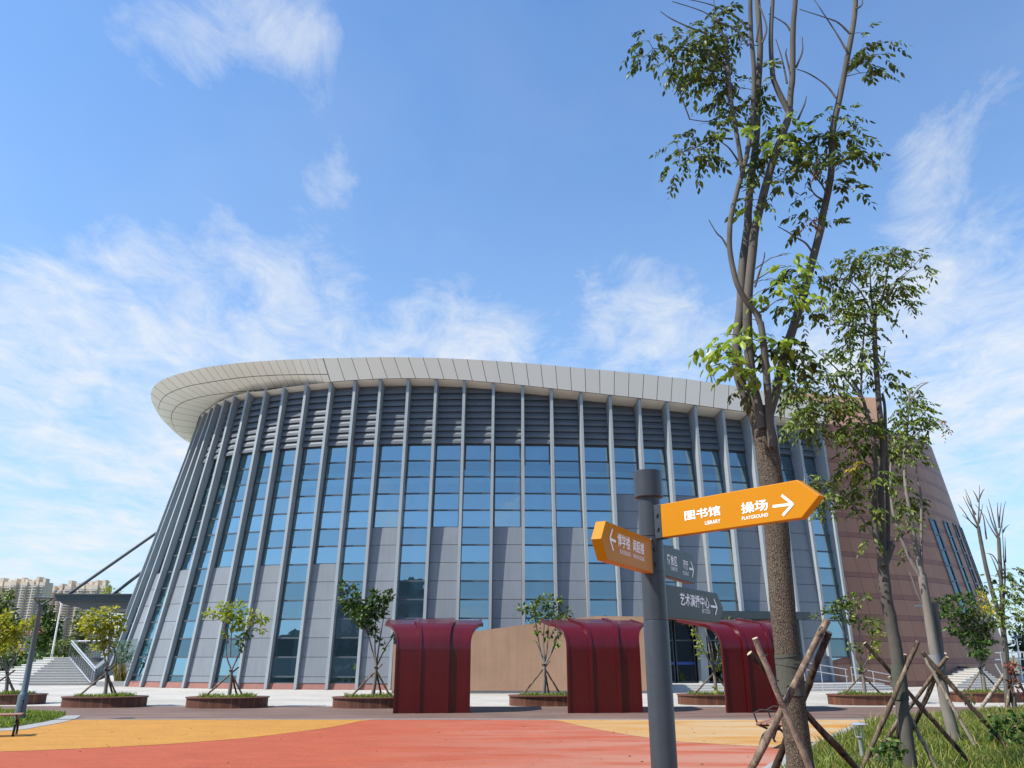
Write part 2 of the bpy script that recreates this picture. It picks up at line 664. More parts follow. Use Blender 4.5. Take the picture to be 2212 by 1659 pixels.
def shelter_mat():
    t = NT('shelter_red_paint')
    n = t.noise(3.5, 6, .65, t.mapping((1, 1, .2)))
    t.base(t.ramp(n, [(.3, (.062, .0006, .0022)), (.7, (.082, .001, .0035))]))
    t.p.inputs['Roughness'].default_value = .34
    t.p.inputs['Specular IOR Level'].default_value = .3
    t.p.inputs['Coat Weight'].default_value = .30
    t.p.inputs['Coat Roughness'].default_value = .16
    return t.m


M['shelter'] = shelter_mat()


def planter_mat():
    t = NT('planter_timber')
    s_ = t.new('ShaderNodeSeparateXYZ')
    t.link(t.coord('UV'), s_.inputs[0])
    u = t.math('MULTIPLY', s_.outputs[0], 11.0)
    wn_ = t.new('ShaderNodeTexWhiteNoise')
    wn_.noise_dimensions = '1D'
    t.link(t.math('FLOOR', u), wn_.inputs['W'])
    c = t.ramp(wn_.outputs[0], [(0, (.050, .012, .005)), (.6, (.115, .031, .011)), (.93, (.17, .056, .02)), (1, (.30, .14, .065))])
    st = t.noise(7, 5, .7, t.mapping((3, 3, .25)))
    c = t.mix(.45, c, t.ramp(st, [(.3, (.032, .009, .005)), (.75, (.19, .068, .030))]))
    g = t.math('LESS_THAN', t.math('FRACT', u), .10)
    t.base(t.mix(t.math('MULTIPLY', g, .8), c, (.015, .008, .006)))
    t.p.inputs['Roughness'].default_value = .6
    return t.m


M['planter'] = planter_mat()
M['planter_rim'] = pmat('planter_rim_timber', (.17, .062, .036), .5, .25, 9, streak=False)


def rubber_mat(name, c, pale, amount):
    """rubber play paving: grain, soft blotches and worn pale streaks"""
    t = NT(name)
    a = t.noise(.35, 6, .6)
    g = t.noise(90, 3, .7)
    col = t.ramp(a, [(.3, scale_c(c, .87)), (.7, scale_c(c, 1.1))])
    col = t.mix(.28, col, t.ramp(g, [(.3, scale_c(c, .55)), (.7, scale_c(c, 1.45))]))
    g2 = t.noise(16, 5, .75, t.mapping((1, .45, 1)))
    col = t.mix(.5, col, t.ramp(g2, [(.32, scale_c(c, .70)), (.5, c), (.68, scale_c(c, 1.28))]))
    g3 = t.noise(2.4, 6, .7, t.mapping((.5, 1, 1)))
    col = t.mix(.55, col, t.mix(1.0, col, t.ramp(g3, [(.36, (.80, .76, .74)), (.6, (1.05, 1.05, 1.05))]), 'MULTIPLY'))
    wv = t.mapping((.22, .85, 1), (0, 0, math.radians(8)))
    w = t.noise(1.1, 7, .66, wv, .6)
    lo = .545 - amount * .16
    msk = t.math('MULTIPLY', t.math('DIVIDE', t.math('SUBTRACT', w, lo), .16, clamp=True), .80)
    sx = t.new('ShaderNodeSeparateXYZ')
    t.link(t.coord(), sx.inputs[0])
    side = t.math('DIVIDE', t.math('ADD', sx.outputs[0], 3.5), 9.0, clamp=True)
    msk = t.math('MULTIPLY', msk, side)
    t.base(t.mix(msk, col, pale))
    t.p.inputs['Roughness'].default_value = .85
    t.p.inputs['Specular IOR Level'].default_value = .25
    t.bump(g, .25, .006)
    return t.m


M['rubber_red'] = rubber_mat('rubber_red', (.31, .070, .033), (.33, .20, .15), .85)
M['rubber_yellow'] = rubber_mat('rubber_yellow', (.365, .178, .034), (.36, .27, .16), 1.0)


def paving_mat():
    t = NT('plaza_paving')
    br = t.new('ShaderNodeTexBrick')
    br.inputs['Scale'].default_value = 1.0
    br.inputs['Brick Width'].default_value = 1.2
    br.inputs['Row Height'].default_value = .6
    br.inputs['Mortar Size'].default_value = .006
    br.inputs['Color1'].default_value = (.39, .375, .345, 1)
    br.inputs['Color2'].default_value = (.43, .41, .375, 1)
    br.inputs['Mortar'].default_value = (.23, .215, .19, 1)
    t.link(t.mapping((1, 1, 1), (0, 0, .08)), br.inputs['Vector'])
    n = t.noise(.5, 6, .6)
    c = t.mix(.75, br.outputs['Color'], t.ramp(n, [(.35, (.80, .79, .76)), (.7, (1, 1, 1))]), 'MULTIPLY')
    st = t.noise(.22, 7, .7, t.mapping((.5, 1, 1)))
    c = t.mix(.6, c, t.mix(1.0, c, t.ramp(st, [(.38, (.72, .70, .67)), (.55, (1, 1, 1))]), 'MULTIPLY'))
    t.base(c)
    t.p.inputs['Roughness'].default_value = .7
    return t.m


M['paving'] = paving_mat()


def deck_mat():
    t = NT('brown_block_paving')
    br = t.new('ShaderNodeTexBrick')
    br.inputs['Scale'].default_value = 1.0
    br.inputs['Brick Width'].default_value = 2.4
    br.inputs['Row Height'].default_value = .15
    br.inputs['Mortar Size'].default_value = .008
    br.inputs['Color1'].default_value = (.088, .049, .036, 1)
    br.inputs['Color2'].default_value = (.160, .095, .073, 1)
    br.inputs['Mortar'].default_value = (.045, .033, .028, 1)
    t.link(t.mapping((1, 1, 1), (0, 0, 0)), br.inputs['Vector'])
    n = t.noise(.9, 7, .65, t.mapping((.4, 1.5, 1)))
    t.base(t.mix(.55, br.outputs['Color'], t.ramp(n, [(.35, (.070, .040, .030)), (.7, (.20, .132, .105))])))
    t.p.inputs['Roughness'].default_value = .75
    return t.m


M['deck'] = deck_mat()
M['ground'] = pmat('far_ground', (.10, .12, .06), .95, .25, .05)
M['lawn'] = pmat('lawn_soil', (.07, .095, .025), .95, .3, 3, bump=.4)

# ------------------------------------------------------------------ the setting
g = MB()
g.quad((-2500, -600, -.05), (2500, -600, -.05), (2500, 4500, -.05), (-2500, 4500, -.05))
tag(g.build('ground', M['ground']), kind='structure')
g = MB()
g.quad((-70, -60, -.004), (70, -60, -.004), (70, 75, -.004), (-70, 75, -.004))
tag(g.build('plaza', M['paving']), kind='structure')


def flat(name, pxs, z, m, kind='structure'):
    pts = [at_z(x, y, 0) for x, y in pxs]
    mb = MB()
    mb.add([(p.x, p.y, z) for p in pts], [tuple(range(len(pts)))])
    return tag(mb.build(name, m), kind=kind)


Y_EDGE = at_z(1106, 1554.5).y           # where the rubber stops and the brown paving starts
Y_DECK = at_z(1106, 1527).y + .6
mb = MB()
mb.quad((-45, Y_EDGE, .004), (45, Y_EDGE, .004), (45, Y_DECK - 1.2, .004), (-45, Y_DECK + .35, .004))
tag(mb.build('brown_path', M['deck']), kind='structure')
mb = MB()
mb.quad((-45, 2, .004), (45, 2, .004), (45, Y_EDGE - .14, .004), (-45, Y_EDGE - .14, .004))
tag(mb.build('red_rubber_paving', M['rubber_red']), kind='structure')
mb = MB()
mb.box((0, Y_EDGE - .07, .006), (90, .12, .03))
tag(mb.build('paving_edge_strip', M['kerb']), kind='structure')


def arc_pts(pxs, n=6):
    """smooth a ground polyline given in picture points (Catmull-Rom on the ground)"""
    P = [at_z(x, y, 0) for x, y in pxs]
    P = [P[0] * 2 - P[1]] + P + [P[-1] * 2 - P[-2]]
    o = []
    for i in range(1, len(P) - 2):
        for k in range(n):
            t = k / n
            a, b, c, d = P[i - 1], P[i], P[i + 1], P[i + 2]
            o.append(.5 * ((2 * b) + (c - a) * t + (2 * a - 5 * b + 4 * c - d) * t * t + (3 * b - a - 3 * c + d) * t ** 3))
    o.append(P[-2])
    return o


def clampY(ps):
    return [(p.x, min(p.y, Y_EDGE - .14)) for p in ps]


left_edge = arc_pts([(783, 1557.5), (712, 1572), (630, 1583), (549, 1593), (420, 1604), (272, 1613), (0, 1624.5), (-400, 1632)])
mb = MB()
pl = clampY(left_edge)
pl = [(pl[0][0] + .3, Y_EDGE - .14)] + pl + [(-30, pl[-1][1]), (-30, Y_EDGE - .14)]
mb.add([(x, y, .008) for x, y in pl], [tuple(range(len(pl)))])
tag(mb.build('yellow_rubber_paving', M['rubber_yellow']), kind='structure')
right_edge = arc_pts([(1206, 1557.5), (1274, 1573), (1370, 1590), (1460, 1602), (1637, 1613), (1800, 1619), (2100, 1625), (2500, 1628)])
mb = MB()
pl = clampY(right_edge)
pl = [(pl[0][0] - .3, Y_EDGE - .14)] + pl + [(30, pl[-1][1]), (30, Y_EDGE - .14)]
mb.add([(x, y, .008) for x, y in reversed(pl)], [tuple(range(len(pl)))])
tag(mb.build('yellow_rubber_paving', M['rubber_yellow']), kind='structure')


def strip(name, line, w, z0, z1, m):
    """a kerb: a swept box along a ground polyline"""
    mb = MB()
    lo, hi = [], []
    n = len(line)
    prev = None
    for i in range(n):
        d = line[min(i + 1, n - 1)] - line[max(i - 1, 0)]
        nrm = Vector((-d.y, d.x, 0)).normalized() * w / 2
        a, b = line[i] - nrm, line[i] + nrm
        ring = [(a.x, a.y, z0), (b.x, b.y, z0), (b.x, b.y, z1), (a.x, a.y, z1)]
        mb.add(ring, [])
        o = len(mb.v)
        if prev:
            for k in range(4):
                k2 = (k + 1) % 4
                mb.f.append((o - 8 + k, o - 8 + k2, o - 4 + k2, o - 4 + k))
        prev = True
    mb.f.append((0, 1, 2, 3))
    o = len(mb.v)
    mb.f.append((o - 4, o - 3, o - 2, o - 1))
    return mb.build(name, m)


verge_line = arc_pts([(1600, 1745), (1640, 1695), (1695, 1652), (1755, 1617), (1788, 1606), (1820, 1590), (1848, 1575), (1885, 1562), (1930, 1556)])
tag(strip('kerb', verge_line, .44, -.02, .016, M['kerb']), kind='structure')
verge_poly = [(p.x + .17, p.y + .05) for p in verge_line] + [(p.x, p.y) for p in (at_z(2000, 1552), at_z(2080, 1547.5), at_z(2150, 1541), at_z(2230, 1535), at_z(2500, 1528))] + [(22, 8), (4.5, 6.5)]
mb = MB()
mb.add([(x, y, .022) for x, y in verge_poly], [tuple(range(len(verge_poly)))])
tag(mb.build('lawn_soil', M['lawn']), kind='structure')
patch_line = arc_pts([(-260, 1588), (-120, 1581), (0, 1577.5), (50, 1570), (95, 1562), (125, 1554), (139, 1547)])
tag(strip('kerb', patch_line, .85, -.02, .016, M['kerb']), kind='structure')
patch_poly = [(p.x - .15, p.y + .36) for p in patch_line] + [(p.x, p.y) for p in (at_z(60, 1540), at_z(0, 1537), at_z(-150, 1535), at_z(-320, 1534))]
mb = MB()
mb.add([(x, y, .022) for x, y in patch_poly], [tuple(range(len(patch_poly)))])
tag(mb.build('lawn_soil', M['lawn']), kind='structure')


def inside(poly, x, y):
    n, c, j = len(poly), False, len(poly) - 1
    for i in range(n):
        xi, yi = poly[i][:2]
        xj, yj = poly[j][:2]
        if (yi > y) != (yj > y) and x < (xj - xi) * (y - yi) / (yj - yi) + xi:
            c = not c
        j = i
    return c


CLEAR = at_z(1863, 1633, .05)


def grass(name, poly, count, h0, h1, z, m, width=.011, seed=3, near_bias=False, lean=.45):
    rng = random.Random(seed)
    xs = [p[0] for p in poly]
    ys = [p[1] for p in poly]
    mb = MB()
    tries = 0
    made = 0
    while made < count and tries < count * 6:
        tries += 1
        x, y = rng.uniform(min(xs), max(xs)), rng.uniform(min(ys), max(ys))
        if not inside(poly, x, y):
            continue
        if abs(x - CLEAR[0]) < .28 + .12 * (CLEAR[1] - y) and -.15 < CLEAR[1] - y < 1.1:
            continue
        cl = .5 + .5 * math.sin(x * 3.1 + 1.3 * math.sin(y * 2.3)) * math.sin(y * 2.7 + x)
        if rng.random() > .45 + .55 * cl:
            continue
        h = rng.uniform(h0, h1) * (.6 + .55 * cl)
        a = rng.uniform(0, 2 * math.pi)
        w = width * rng.uniform(.6, 1.4)
        dx, dy = math.cos(a) * w, math.sin(a) * w
        b = rng.uniform(0, 2 * math.pi)
        L = h * rng.uniform(.1, lean * 2)
        tx, ty = math.cos(b) * L, math.sin(b) * L
        mb.add([(x - dx, y - dy, z), (x + dx, y + dy, z), (x + dx * .8 + tx * .35, y + dy * .8 + ty * .35, z + h * .62),
                (x - dx * .8 + tx * .35, y - dy * .8 + ty * .35, z + h * .62), (x + tx, y + ty, z + h)], [(0, 1, 2, 3), (3, 2, 4)])
        made += 1
    return mb


tag(grass('grass', [p for p in verge_poly if p[1] > 11] + [(14, 11.3), (5.5, 11.3)], 60000, .07, .22, .02, 0, .010, 5).build('grass', M['grass']), kind='stuff')
tag(grass('dry_grass', [p for p in verge_poly if p[1] > 11] + [(14, 11.3), (5.5, 11.3)], 9000, .12, .34, .02, 0, .007, 15, lean=.6).build('dry_grass', M['grass_dry']), kind='stuff')
tag(grass('grass', patch_poly, 9000, .06, .17, .02, 0, .014, 6).build('grass', M['grass']), kind='stuff')

# ------------------------------------------------------------------ the arts building
BASE = [212, 222, 240, 267, 301, 346, 393, 451, 510, 572, 636, 704, 769, 840, 909, 983, 1056, 1132, 1206, 1278, 1348, 1417, 1486, 1555, 1622, 1687, 1747, 1804, 1856]
TOP = [(433, 900), (441, 891), (455, 881), (466, 872), (485, 864), (505, 856), (535, 848), (573, 845), (613, 838), (661, 832), (714, 826), (767, 822), (822, 819), (882, 818), (942, 819), (1003, 822), (1066, 827), (1129, 833), (1191, 840), (1255, 847), (1318, 854), (1381, 861), (1442, 868), (1502, 876), (1562, 884), (1620, 892), (1672, 900), (1722, 907), (1774, 915)]
BY = [52.06, 50.66, 49.4, 48.27, 47.28, 46.42, 45.68, 45.05, 44.53, 44.1, 43.75, 43.48, 43.27, 43.11, 43.01, 42.95, 42.93, 42.95, 43.0, 43.09, 43.21, 43.38, 43.58, 43.83, 44.13, 44.49, 44.92, 45.43, 46.02]
FB, FT = [], []
for x, Y, (tx, ty) in zip(BASE, BY, TOP):
    t = Y * CT - EYE * ST
    FB.append(Vector(((x - CX) / F * t, Y, 0)))
    FT.append(at_y(tx, ty, Y + .7))
FB = [Vector((-27.0, 55.6, 0)), Vector((-26.6, 53.8, 0))] + FB
FT = [at_y(411, 957, 58.2), at_y(424, 926, 55.2)] + FT
NF = len(FB)
FN = []
for i in range(NF):
    d = FB[min(i + 1, NF - 1)] - FB[max(i - 1, 0)]
    FN.append(Vector((d.y, -d.x, 0)).normalized())


def WP(i, z, inn=0.0):
    """point on fin line i (fractional) at height z, moved inwards"""
    k = min(int(i), NF - 2)
    f = i - k
    def one(j):
        b, t = FB[j], FT[j]
        return b + (t - b) * (z / t.z) - FN[j] * inn
    a, b = one(k), one(k + 1)
    return a + (b - a) * f


SBI = [15]


def setback(z):
    r = max(0.0, min(1.0, (SBI[0] - 11) / 14.0))
    return .27 + (.36 * (z / 17.0) ** 1.3 + .82 * r * (z / 17.0) ** 2.6)


hall = thing('arts_building', 'large curved building with slanted grey fins, blue glass and a brown stone drum', 'building', (0, 52, 0))
FINW = .158
for i in range(NF):
    SBI[0] = i
    tz = FT[i].z
    lo, hi = [], []
    d = Vector((-FN[i].y, FN[i].x, 0))
    entry = 23 + 1 <= i <= 26
    z0 = 0.02 if not entry else 3.95
    for z, ring in ((z0, lo), (tz + .12, hi)):
        p = WP(i, z)
        sb = setback(z) + .12
        ring += [p - d * FINW / 2, p + d * FINW / 2, p + d * FINW / 2 - FN[i] * sb, p - d * FINW / 2 - FN[i] * sb]
    mb = MB()
    mb.hexa(lo, hi)
    mb.build('fin', M['fin'], hall)

PITCH, ZW = .975, 13.3
for i in range(NF - 1):
    SBI[0] = i + .5
    oi = i - 2                                      # index among the measured fins
    entry = 21 <= oi <= 24
    panel = oi % 2 == 0
    kp = 7 if oi <= 10 else (5 if oi <= 18 else 3)
    zb = .30 if not entry else 3.95
    zp = ZW - PITCH * kp if panel else zb
    e0, e1 = i + .055, i + .945

    def face(mb, z0, z1, inn, a=e0, b=e1):
        mb.quad(WP(a, z0, setback(z0) + inn), WP(b, z0, setback(z0) + inn), WP(b, z1, setback(z1) + inn), WP(a, z1, setback(z1) + inn))

    def bar(mb, z, h, inn0, inn1, a=e0, b=e1, slope=0):
        s0, s1 = setback(z) + inn0, setback(z) + inn1
        lo = [WP(a, z - h / 2, s0), WP(b, z - h / 2, s0), WP(b, z - h / 2 + slope, s1), WP(a, z - h / 2 + slope, s1)]
        hi = [WP(a, z + h / 2, s0), WP(b, z + h / 2, s0), WP(b, z + h / 2 + slope, s1), WP(a, z + h / 2 + slope, s1)]
        mb.hexa(lo, hi)
    # glazing: single panes, each very slightly out of plane with its neighbours
    rows = []
    k = 0
    z = ZW
    while z > zp + .05:
        z2 = max(z - PITCH, zp)
        rows.append((z2, z))
        z = z2
    gm = MB()
    for (z0, z1) in rows:
        j = R.uniform(-.002, .002)
        j2 = R.uniform(-.003, .003)
        gm.add([WP(e0, z0, setback(z0) + j), WP(e1, z0, setback(z0) - j), WP(e1, z1, setback(z1) + j2), WP(e0, z1, setback(z1) - j2)], [(0, 1, 2, 3)])
    win = gm.build('window', M['glass'], hall)
    fm = MB()
    for (z0, z1) in rows:
        bar(fm, z0, .075, -.05, .03)
    bar(fm, ZW, .10, -.06, .03)
    for (a, b) in ((e0, e0 + .045), (e1 - .045, e1)):
        lo = [WP(a, zp, setback(zp) - .04), WP(b, zp, setback(zp) - .04), WP(b, zp, setback(zp) + .03), WP(a, zp, setback(zp) + .03)]
        hi = [WP(a, ZW, setback(ZW) - .04), WP(b, ZW, setback(ZW) - .04), WP(b, ZW, setback(ZW) + .03), WP(a, ZW, setback(ZW) + .03)]
        fm.hexa(lo, hi)
    mo = fm.build('window_frame', M['fin_inner'], win)
    mo.matrix_parent_inverse = Matrix.Identity(4)
    if panel:
        pm = MB()
        z = zp
        while z > zb + .05:
            z2 = max(z - PITCH, zb)
            if z2 - zb < .12:
                z2 = zb
            lo = [WP(e0, z2 + .012, setback(z2) - .10), WP(e1, z2 + .012, setback(z2) - .10), WP(e1, z2 + .012, setback(z2) + .05), WP(e0, z2 + .012, setback(z2) + .05)]
            hi = [WP(e0, z - .012, setback(z) - .10), WP(e1, z - .012, setback(z) - .10), WP(e1, z - .012, setback(z) + .05), WP(e0, z - .012, setback(z) + .05)]
            pm.hexa(lo, hi)
            z = z2
        face(pm, zb, zp, .0)
        pm.build('wall_panel', M['panel'], hall)
    # louvres up to the soffit
    ztop = min(FT[i].z, FT[i + 1].z) - .12
    lm = MB()
    z = ZW + .22
    while z < ztop - .05:
        lo = [WP(e0, z - .10, setback(z) - .22), WP(e1, z - .10, setback(z) - .22), WP(e1, z + .26, setback(z) - .02), WP(e0, z + .26, setback(z) - .02)]
        hi = [p + Vector((0, 0, .055)) for p in lo]
        lm.hexa(lo, hi)
        zz = z - .10
        lm.hexa([WP(e0, zz - .10, setback(z) - .225), WP(e1, zz - .10, setback(z) - .225), WP(e1, zz - .10, setback(z) - .20), WP(e0, zz - .10, setback(z) - .20)],
                [WP(e0, zz + .06, setback(z) - .225), WP(e1, zz + .06, setback(z) - .225), WP(e1, zz + .06, setback(z) - .20), WP(e0, zz + .06, setback(z) - .20)])
        z += .40
    face(lm, ZW + .04, ztop + .5, .06)
    lm.build('louvre', M['louvre'], hall)

# plinth along the foot
pm = MB()
for a, b in ((0, 23.2), (27.8, NF - 1)):
    n = int((b - a) * 2)
    for k in range(n):
        i0, i1 = a + (b - a) * k / n, a + (b - a) * (k + 1) / n
        pm.hexa([WP(i0, 0, .16), WP(i1, 0, .16), WP(i1, 0, .5), WP(i0, 0, .5)], [WP(i0, .295, .20), WP(i1, .295, .20), WP(i1, .295, .5), WP(i0, .295, .5)])
pm.build('plinth', M['plinth'], hall)


# roof overhang: lofted cladding
def polyresample(px, n):
    P = [Vector((x, y, 0)) for x, y in px]
    L = [0]
    for a, b in zip(P, P[1:]):
        L.append(L[-1] + (b - a).length)
    out_ = []
    for k in range(n):
        s_ = L[-1] * k / (n - 1)
        j = 0
        while j < len(L) - 2 and L[j + 1] < s_:
            j += 1
        f = (s_ - L[j]) / max(1e-9, L[j + 1] - L[j])
        p = P[j].lerp(P[j + 1], f)
        out_.append((p.x, p.y))
    return out_


def zt_at(px):
    """height of the fin tops along the picture (17.6 m at the left, falling to the right)"""
    xs = [p[0] for p in TOP]
    zs = [v.z for v in FT[2:]]
    return float(np.interp(px, xs, zs))


C0 = [(698, 774.6), (668, 775.7), (605, 778), (555, 781), (513, 784.5), (471, 789.5), (443, 793.5), (415, 800), (387, 807), (367, 813.7), (347, 822), (333, 833), (326, 846), (325.5, 856), (328, 868), (336, 886), (352, 908), (375, 932)]
C1 = [(708, 809.3), (675, 809.5), (640, 810), (596, 811), (552, 813.5), (515, 817), (479, 822), (443, 828), (409, 834), (381, 843), (360, 853), (349, 864), (343, 877), (341.7, 889.5), (347, 902), (361, 917.6), (386.7, 941.5)]
C2 = [(714, 825.5), (661, 831.3), (613, 837), (573, 842), (528.6, 845.5), (490, 849.5), (454, 854), (425, 860), (400.8, 867), (385, 876), (374, 888), (370, 900), (371, 911), (381, 934), (398, 950)]
C3 = [(714, 826), (661, 832), (613, 838), (573, 845), (535, 848), (505, 856), (485, 864), (466, 872), (455, 881), (441, 891), (433, 900), (424, 926), (411, 957)]
NS = 61
# common parameter: joints run across from the outer edge to the fins
c0 = [p for p in polyresample(C0, NS)]
c1 = [p for p in polyresample(C1, NS)]
c2 = [p for p in polyresample(C2, NS)]
c3 = [p for p in polyresample(C3, NS)]
ZL = FT[4].z


def lift(px, py, dz, k):
    z = float(np.interp(k, [0, 12, NS - 1], [zt_at(714), ZL + .05, ZL + .25])) + dz
    return at_z(px, py, z)


P0 = [lift(x, y, .98, k) for k, (x, y) in enumerate(c0)]
P1 = [lift(x, y, .48, k) for k, (x, y) in enumerate(c1)]
P2 = [lift(x, y, .12, k) for k, (x, y) in enumerate(c2)]
P3 = [lift(x, y, .03, k) for k, (x, y) in enumerate(c3)]
fm = MB()
# the long front fascia to the right
fr_bot = TOP[10:] + [(1790, 918)]
fr_top = [(714 + 105 * 0, 773.5)] * 0
ftop_curve = [(714, 773.8), (819, 771.5), (882, 772), (940, 773), (1000, 775.5), (1100, 781.5), (1200, 790), (1320, 801), (1400, 809), (1500, 821), (1610, 837), (1700, 853), (1790, 872)]
ftx = [p[0] for p in ftop_curve]
fty = [p[1] for p in ftop_curve]
xs_b = np.linspace(714, 1790, 63)
ybot = np.interp(xs_b, [p[0] for p in fr_bot], [p[1] for p in fr_bot])
FTX = [v.x for v in FT[2:]]
A_, B_, I_ = [], [], []
for x, y in zip(xs_b, ybot):
    Yf = float(np.interp(x, [p[0] for p in TOP], [v.y for v in FT[2:]]))
    bpt = at_y(x, y, Yf - .06)
    # the top edge leans outwards a little; the sheets' joints fan to the left of the middle
    xt = x - (30 - 36 * max(0, min(1, (x - 900) / 500))) * .55
    tp = at_y(xt, float(np.interp(xt, ftx, fty)), Yf - .62 - .16 * max(0, min(1, (1100 - x) / 386)))
    A_.append(tp)
    B_.append(bpt)
for k in range(len(A_) - 1):
    fm.quad(A_[k], A_[k + 1], B_[k + 1], B_[k], [(.0 + k * .567, .98), ((k + 1) * .567, .98), ((k + 1) * .567, .02), (k * .567, .02)])
P0r = A_
for P_, tgt in ((P0, A_[0]), (P3, B_[0]), (P2, B_[0])):
    d0 = tgt - P_[0]
    for k in range(34):
        P_[k] = P_[k] + d0 * (1 - k / 34) ** 1.6
dq = P0[0].lerp(P3[0], .68) - P1[0]
for k in range(34):
    P1[k] = P1[k] + dq * (1 - k / 34) ** 1.6
lm2 = MB()
DU = .48
for r_, row in enumerate((P0, P1, P2, P3)):
    lm2.v += [tuple(p) for p in row]
    lm2.uv += [(k * DU, 3.0 - r_) for k in range(NS)]
for r_ in range(3):
    for k in range(NS - 1):
        lm2.f.append((r_ * NS + k, r_ * NS + k + 1, (r_ + 1) * NS + k + 1, (r_ + 1) * NS + k))
# the top of the fascia closes against the lofted cap
roof = fm.build('roof_fascia', M['fascia'], hall, uv=True, smooth=True)
lm2.build('roof_overhang', M['fascia'], hall, uv=True, smooth=True)
# soffit between the fins
sm = MB()
for i in range(NF - 1):
    SBI[0] = i + .5
    a0, a1 = WP(i, FT[i].z), WP(i + 1, FT[i + 1].z)
    z0, z1 = FT[i].z - .18, FT[i + 1].z - .18
    b0, b1 = WP(i, z0, setback(z0) + .1), WP(i + 1, z1, setback(z1) + .1)
    sm.quad(a0 + Vector((0, 0, .02)), a1 + Vector((0, 0, .02)), b1, b0)
sm.build('soffit', M['soffit'], hall)
# roof deck closing the hall
rm = MB()
top_loop = list(reversed(P0)) + P0r
ctr = Vector((2, 66, 19.2))
back = [Vector((30, 80, 18)), Vector((-24, 84, 19))]
loop = top_loop + back
for k in range(len(loop)):
    rm.add([loop[k], loop[(k + 1) % len(loop)], ctr], [(0, 1, 2)])
rm.build('roof_deck', M['panel'], hall)
# interior: floors, rear wall, columns seen through the glass
im = MB()
INN = 7.5
for k in range(NF - 1):
    im.quad(WP(k, 0, INN), WP(k + 1, 0, INN), WP(k + 1, 13.6, INN), WP(k, 13.6, INN))
e_ = Vector((2.0, 22, 0))
im.quad(WP(0, 0, .3), WP(0, 17, .4), WP(0, 17, .4) + e_, WP(0, 0, .3) + e_)
im.quad(WP(NF - 1, 0, .5), WP(NF - 1, 13.6, 1.2), WP(NF - 1, 13.6, INN), WP(NF - 1, 0, INN))
im.build('interior_wall', M['interior'], hall)
for z in (.28, 4.35, 8.95, 13.35):
    im = MB()
    for k in range(NF - 1):
        s0 = setback(z) + (.9 if z < 13 else .15)
        lo = [WP(k, z, s0), WP(k + 1, z, s0), WP(k + 1, z, INN), WP(k, z, INN)]
        im.hexa(lo, [p + Vector((0, 0, .45 if z > 1 else .02)) for p in lo])
    im.build('floor_slab', M['interior_floor' if z < 13 else 'interior_light'], hall)
im = MB()
for k in range(NF - 1):
    lo = [WP(k, 11.15, 1.5), WP(k + 1, 11.15, 1.5), WP(k + 1, 11.15, 1.7), WP(k, 11.15, 1.7)]
    im.hexa(lo, [p + Vector((0, 0, .75)) for p in lo])
    lo = [WP(k, 12.28, 1.15), WP(k + 1, 12.28, 1.15), WP(k + 1, 12.28, 1.25), WP(k, 12.28, 1.25)]
    im.hexa(lo, [p + Vector((0, 0, .10)) for p in lo])
im.build('interior_cornice', M['white'], hall)
for k in range(3, NF - 1, 4):
    c = WP(k + .5, 0, 1.9)
    im = MB()
    im.tube([(c.x, c.y, .3), WP(k + .5, 13.3, 1.9)], .42, 14)
    im.build('interior_column', M['interior_light'], hall, smooth=True)

# entrance: doors between grey piers under a dark canopy
zc0, zc1 = 3.52, 3.90
mb = MB()
n = 24
loA, hiA = [], []
for k in range(n + 1):
    i = 23.05 + (27.9 - 23.05) * k / n
    loA.append(WP(i, zc0, -1.25))
    hiA.append(WP(i, zc0, .4))
for k in range(n):
    lo = [loA[k], loA[k + 1], hiA[k + 1], hiA[k]]
    mb.hexa(lo, [p + Vector((0, 0, zc1 - zc0)) for p in lo])
cano = mb.build('entrance_canopy', M['canopy'], hall)
for i in (23.0, 24.55, 26.1, 27.6):
    mb = MB()
    c = WP(i, .3, .10)
    d = Vector((-FN[int(i)].y, FN[int(i)].x, 0))
    mb.box((c.x, c.y, 1.91), (.40, .5, 3.22), d, FN[int(i)])
    mb.build('entrance_pier', M['fin'], hall, bevel=.01)
for a, b in ((23.12, 23.74), (23.80, 24.42), (24.68, 25.31), (25.36, 25.97), (26.23, 26.82), (26.87, 27.48)):
    mb = MB()
    mb.quad(WP(a, .33, .55), WP(b, .33, .55), WP(b, 3.5, .62), WP(a, 3.5, .62))
    dr = mb.build('door', M['glass_dark'], hall)
    mb = MB()
    for q in (a, b - .03):
        mb.hexa([WP(q, .33, .50), WP(q + .03, .33, .50), WP(q + .03, .33, .60), WP(q, .33, .60)], [WP(q, 3.5, .57), WP(q + .03, 3.5, .57), WP(q + .03, 3.5, .67), WP(q, 3.5, .67)])
    for z in (.36, 2.45, 3.46):
        mb.hexa([WP(a, z - .04, .49), WP(b, z - .04, .49), WP(b, z - .04, .6), WP(a, z - .04, .6)], [WP(a, z + .04, .49), WP(b, z + .04, .49), WP(b, z + .04, .6), WP(a, z + .04, .6)])
    o = mb.build('door_frame', M['steel_dark'], dr)
    o.matrix_parent_inverse = Matrix.Identity(4)
    mb = MB()
    mb.quad(WP(a + .03, 1.22, .535), WP(b - .03, 1.22, .535), WP(b - .03, 1.36, .535), WP(a + .03, 1.36, .535))
    o = mb.build('door_band', M['blue_band'], dr)
    o.matrix_parent_inverse = Matrix.Identity(4)
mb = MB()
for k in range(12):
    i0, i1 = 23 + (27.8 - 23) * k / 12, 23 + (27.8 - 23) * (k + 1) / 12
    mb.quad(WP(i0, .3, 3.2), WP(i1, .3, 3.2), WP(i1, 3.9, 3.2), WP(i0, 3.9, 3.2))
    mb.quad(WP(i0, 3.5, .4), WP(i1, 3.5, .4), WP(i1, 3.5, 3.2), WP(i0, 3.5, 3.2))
mb.build('lobby_wall', M['dark'], hall)

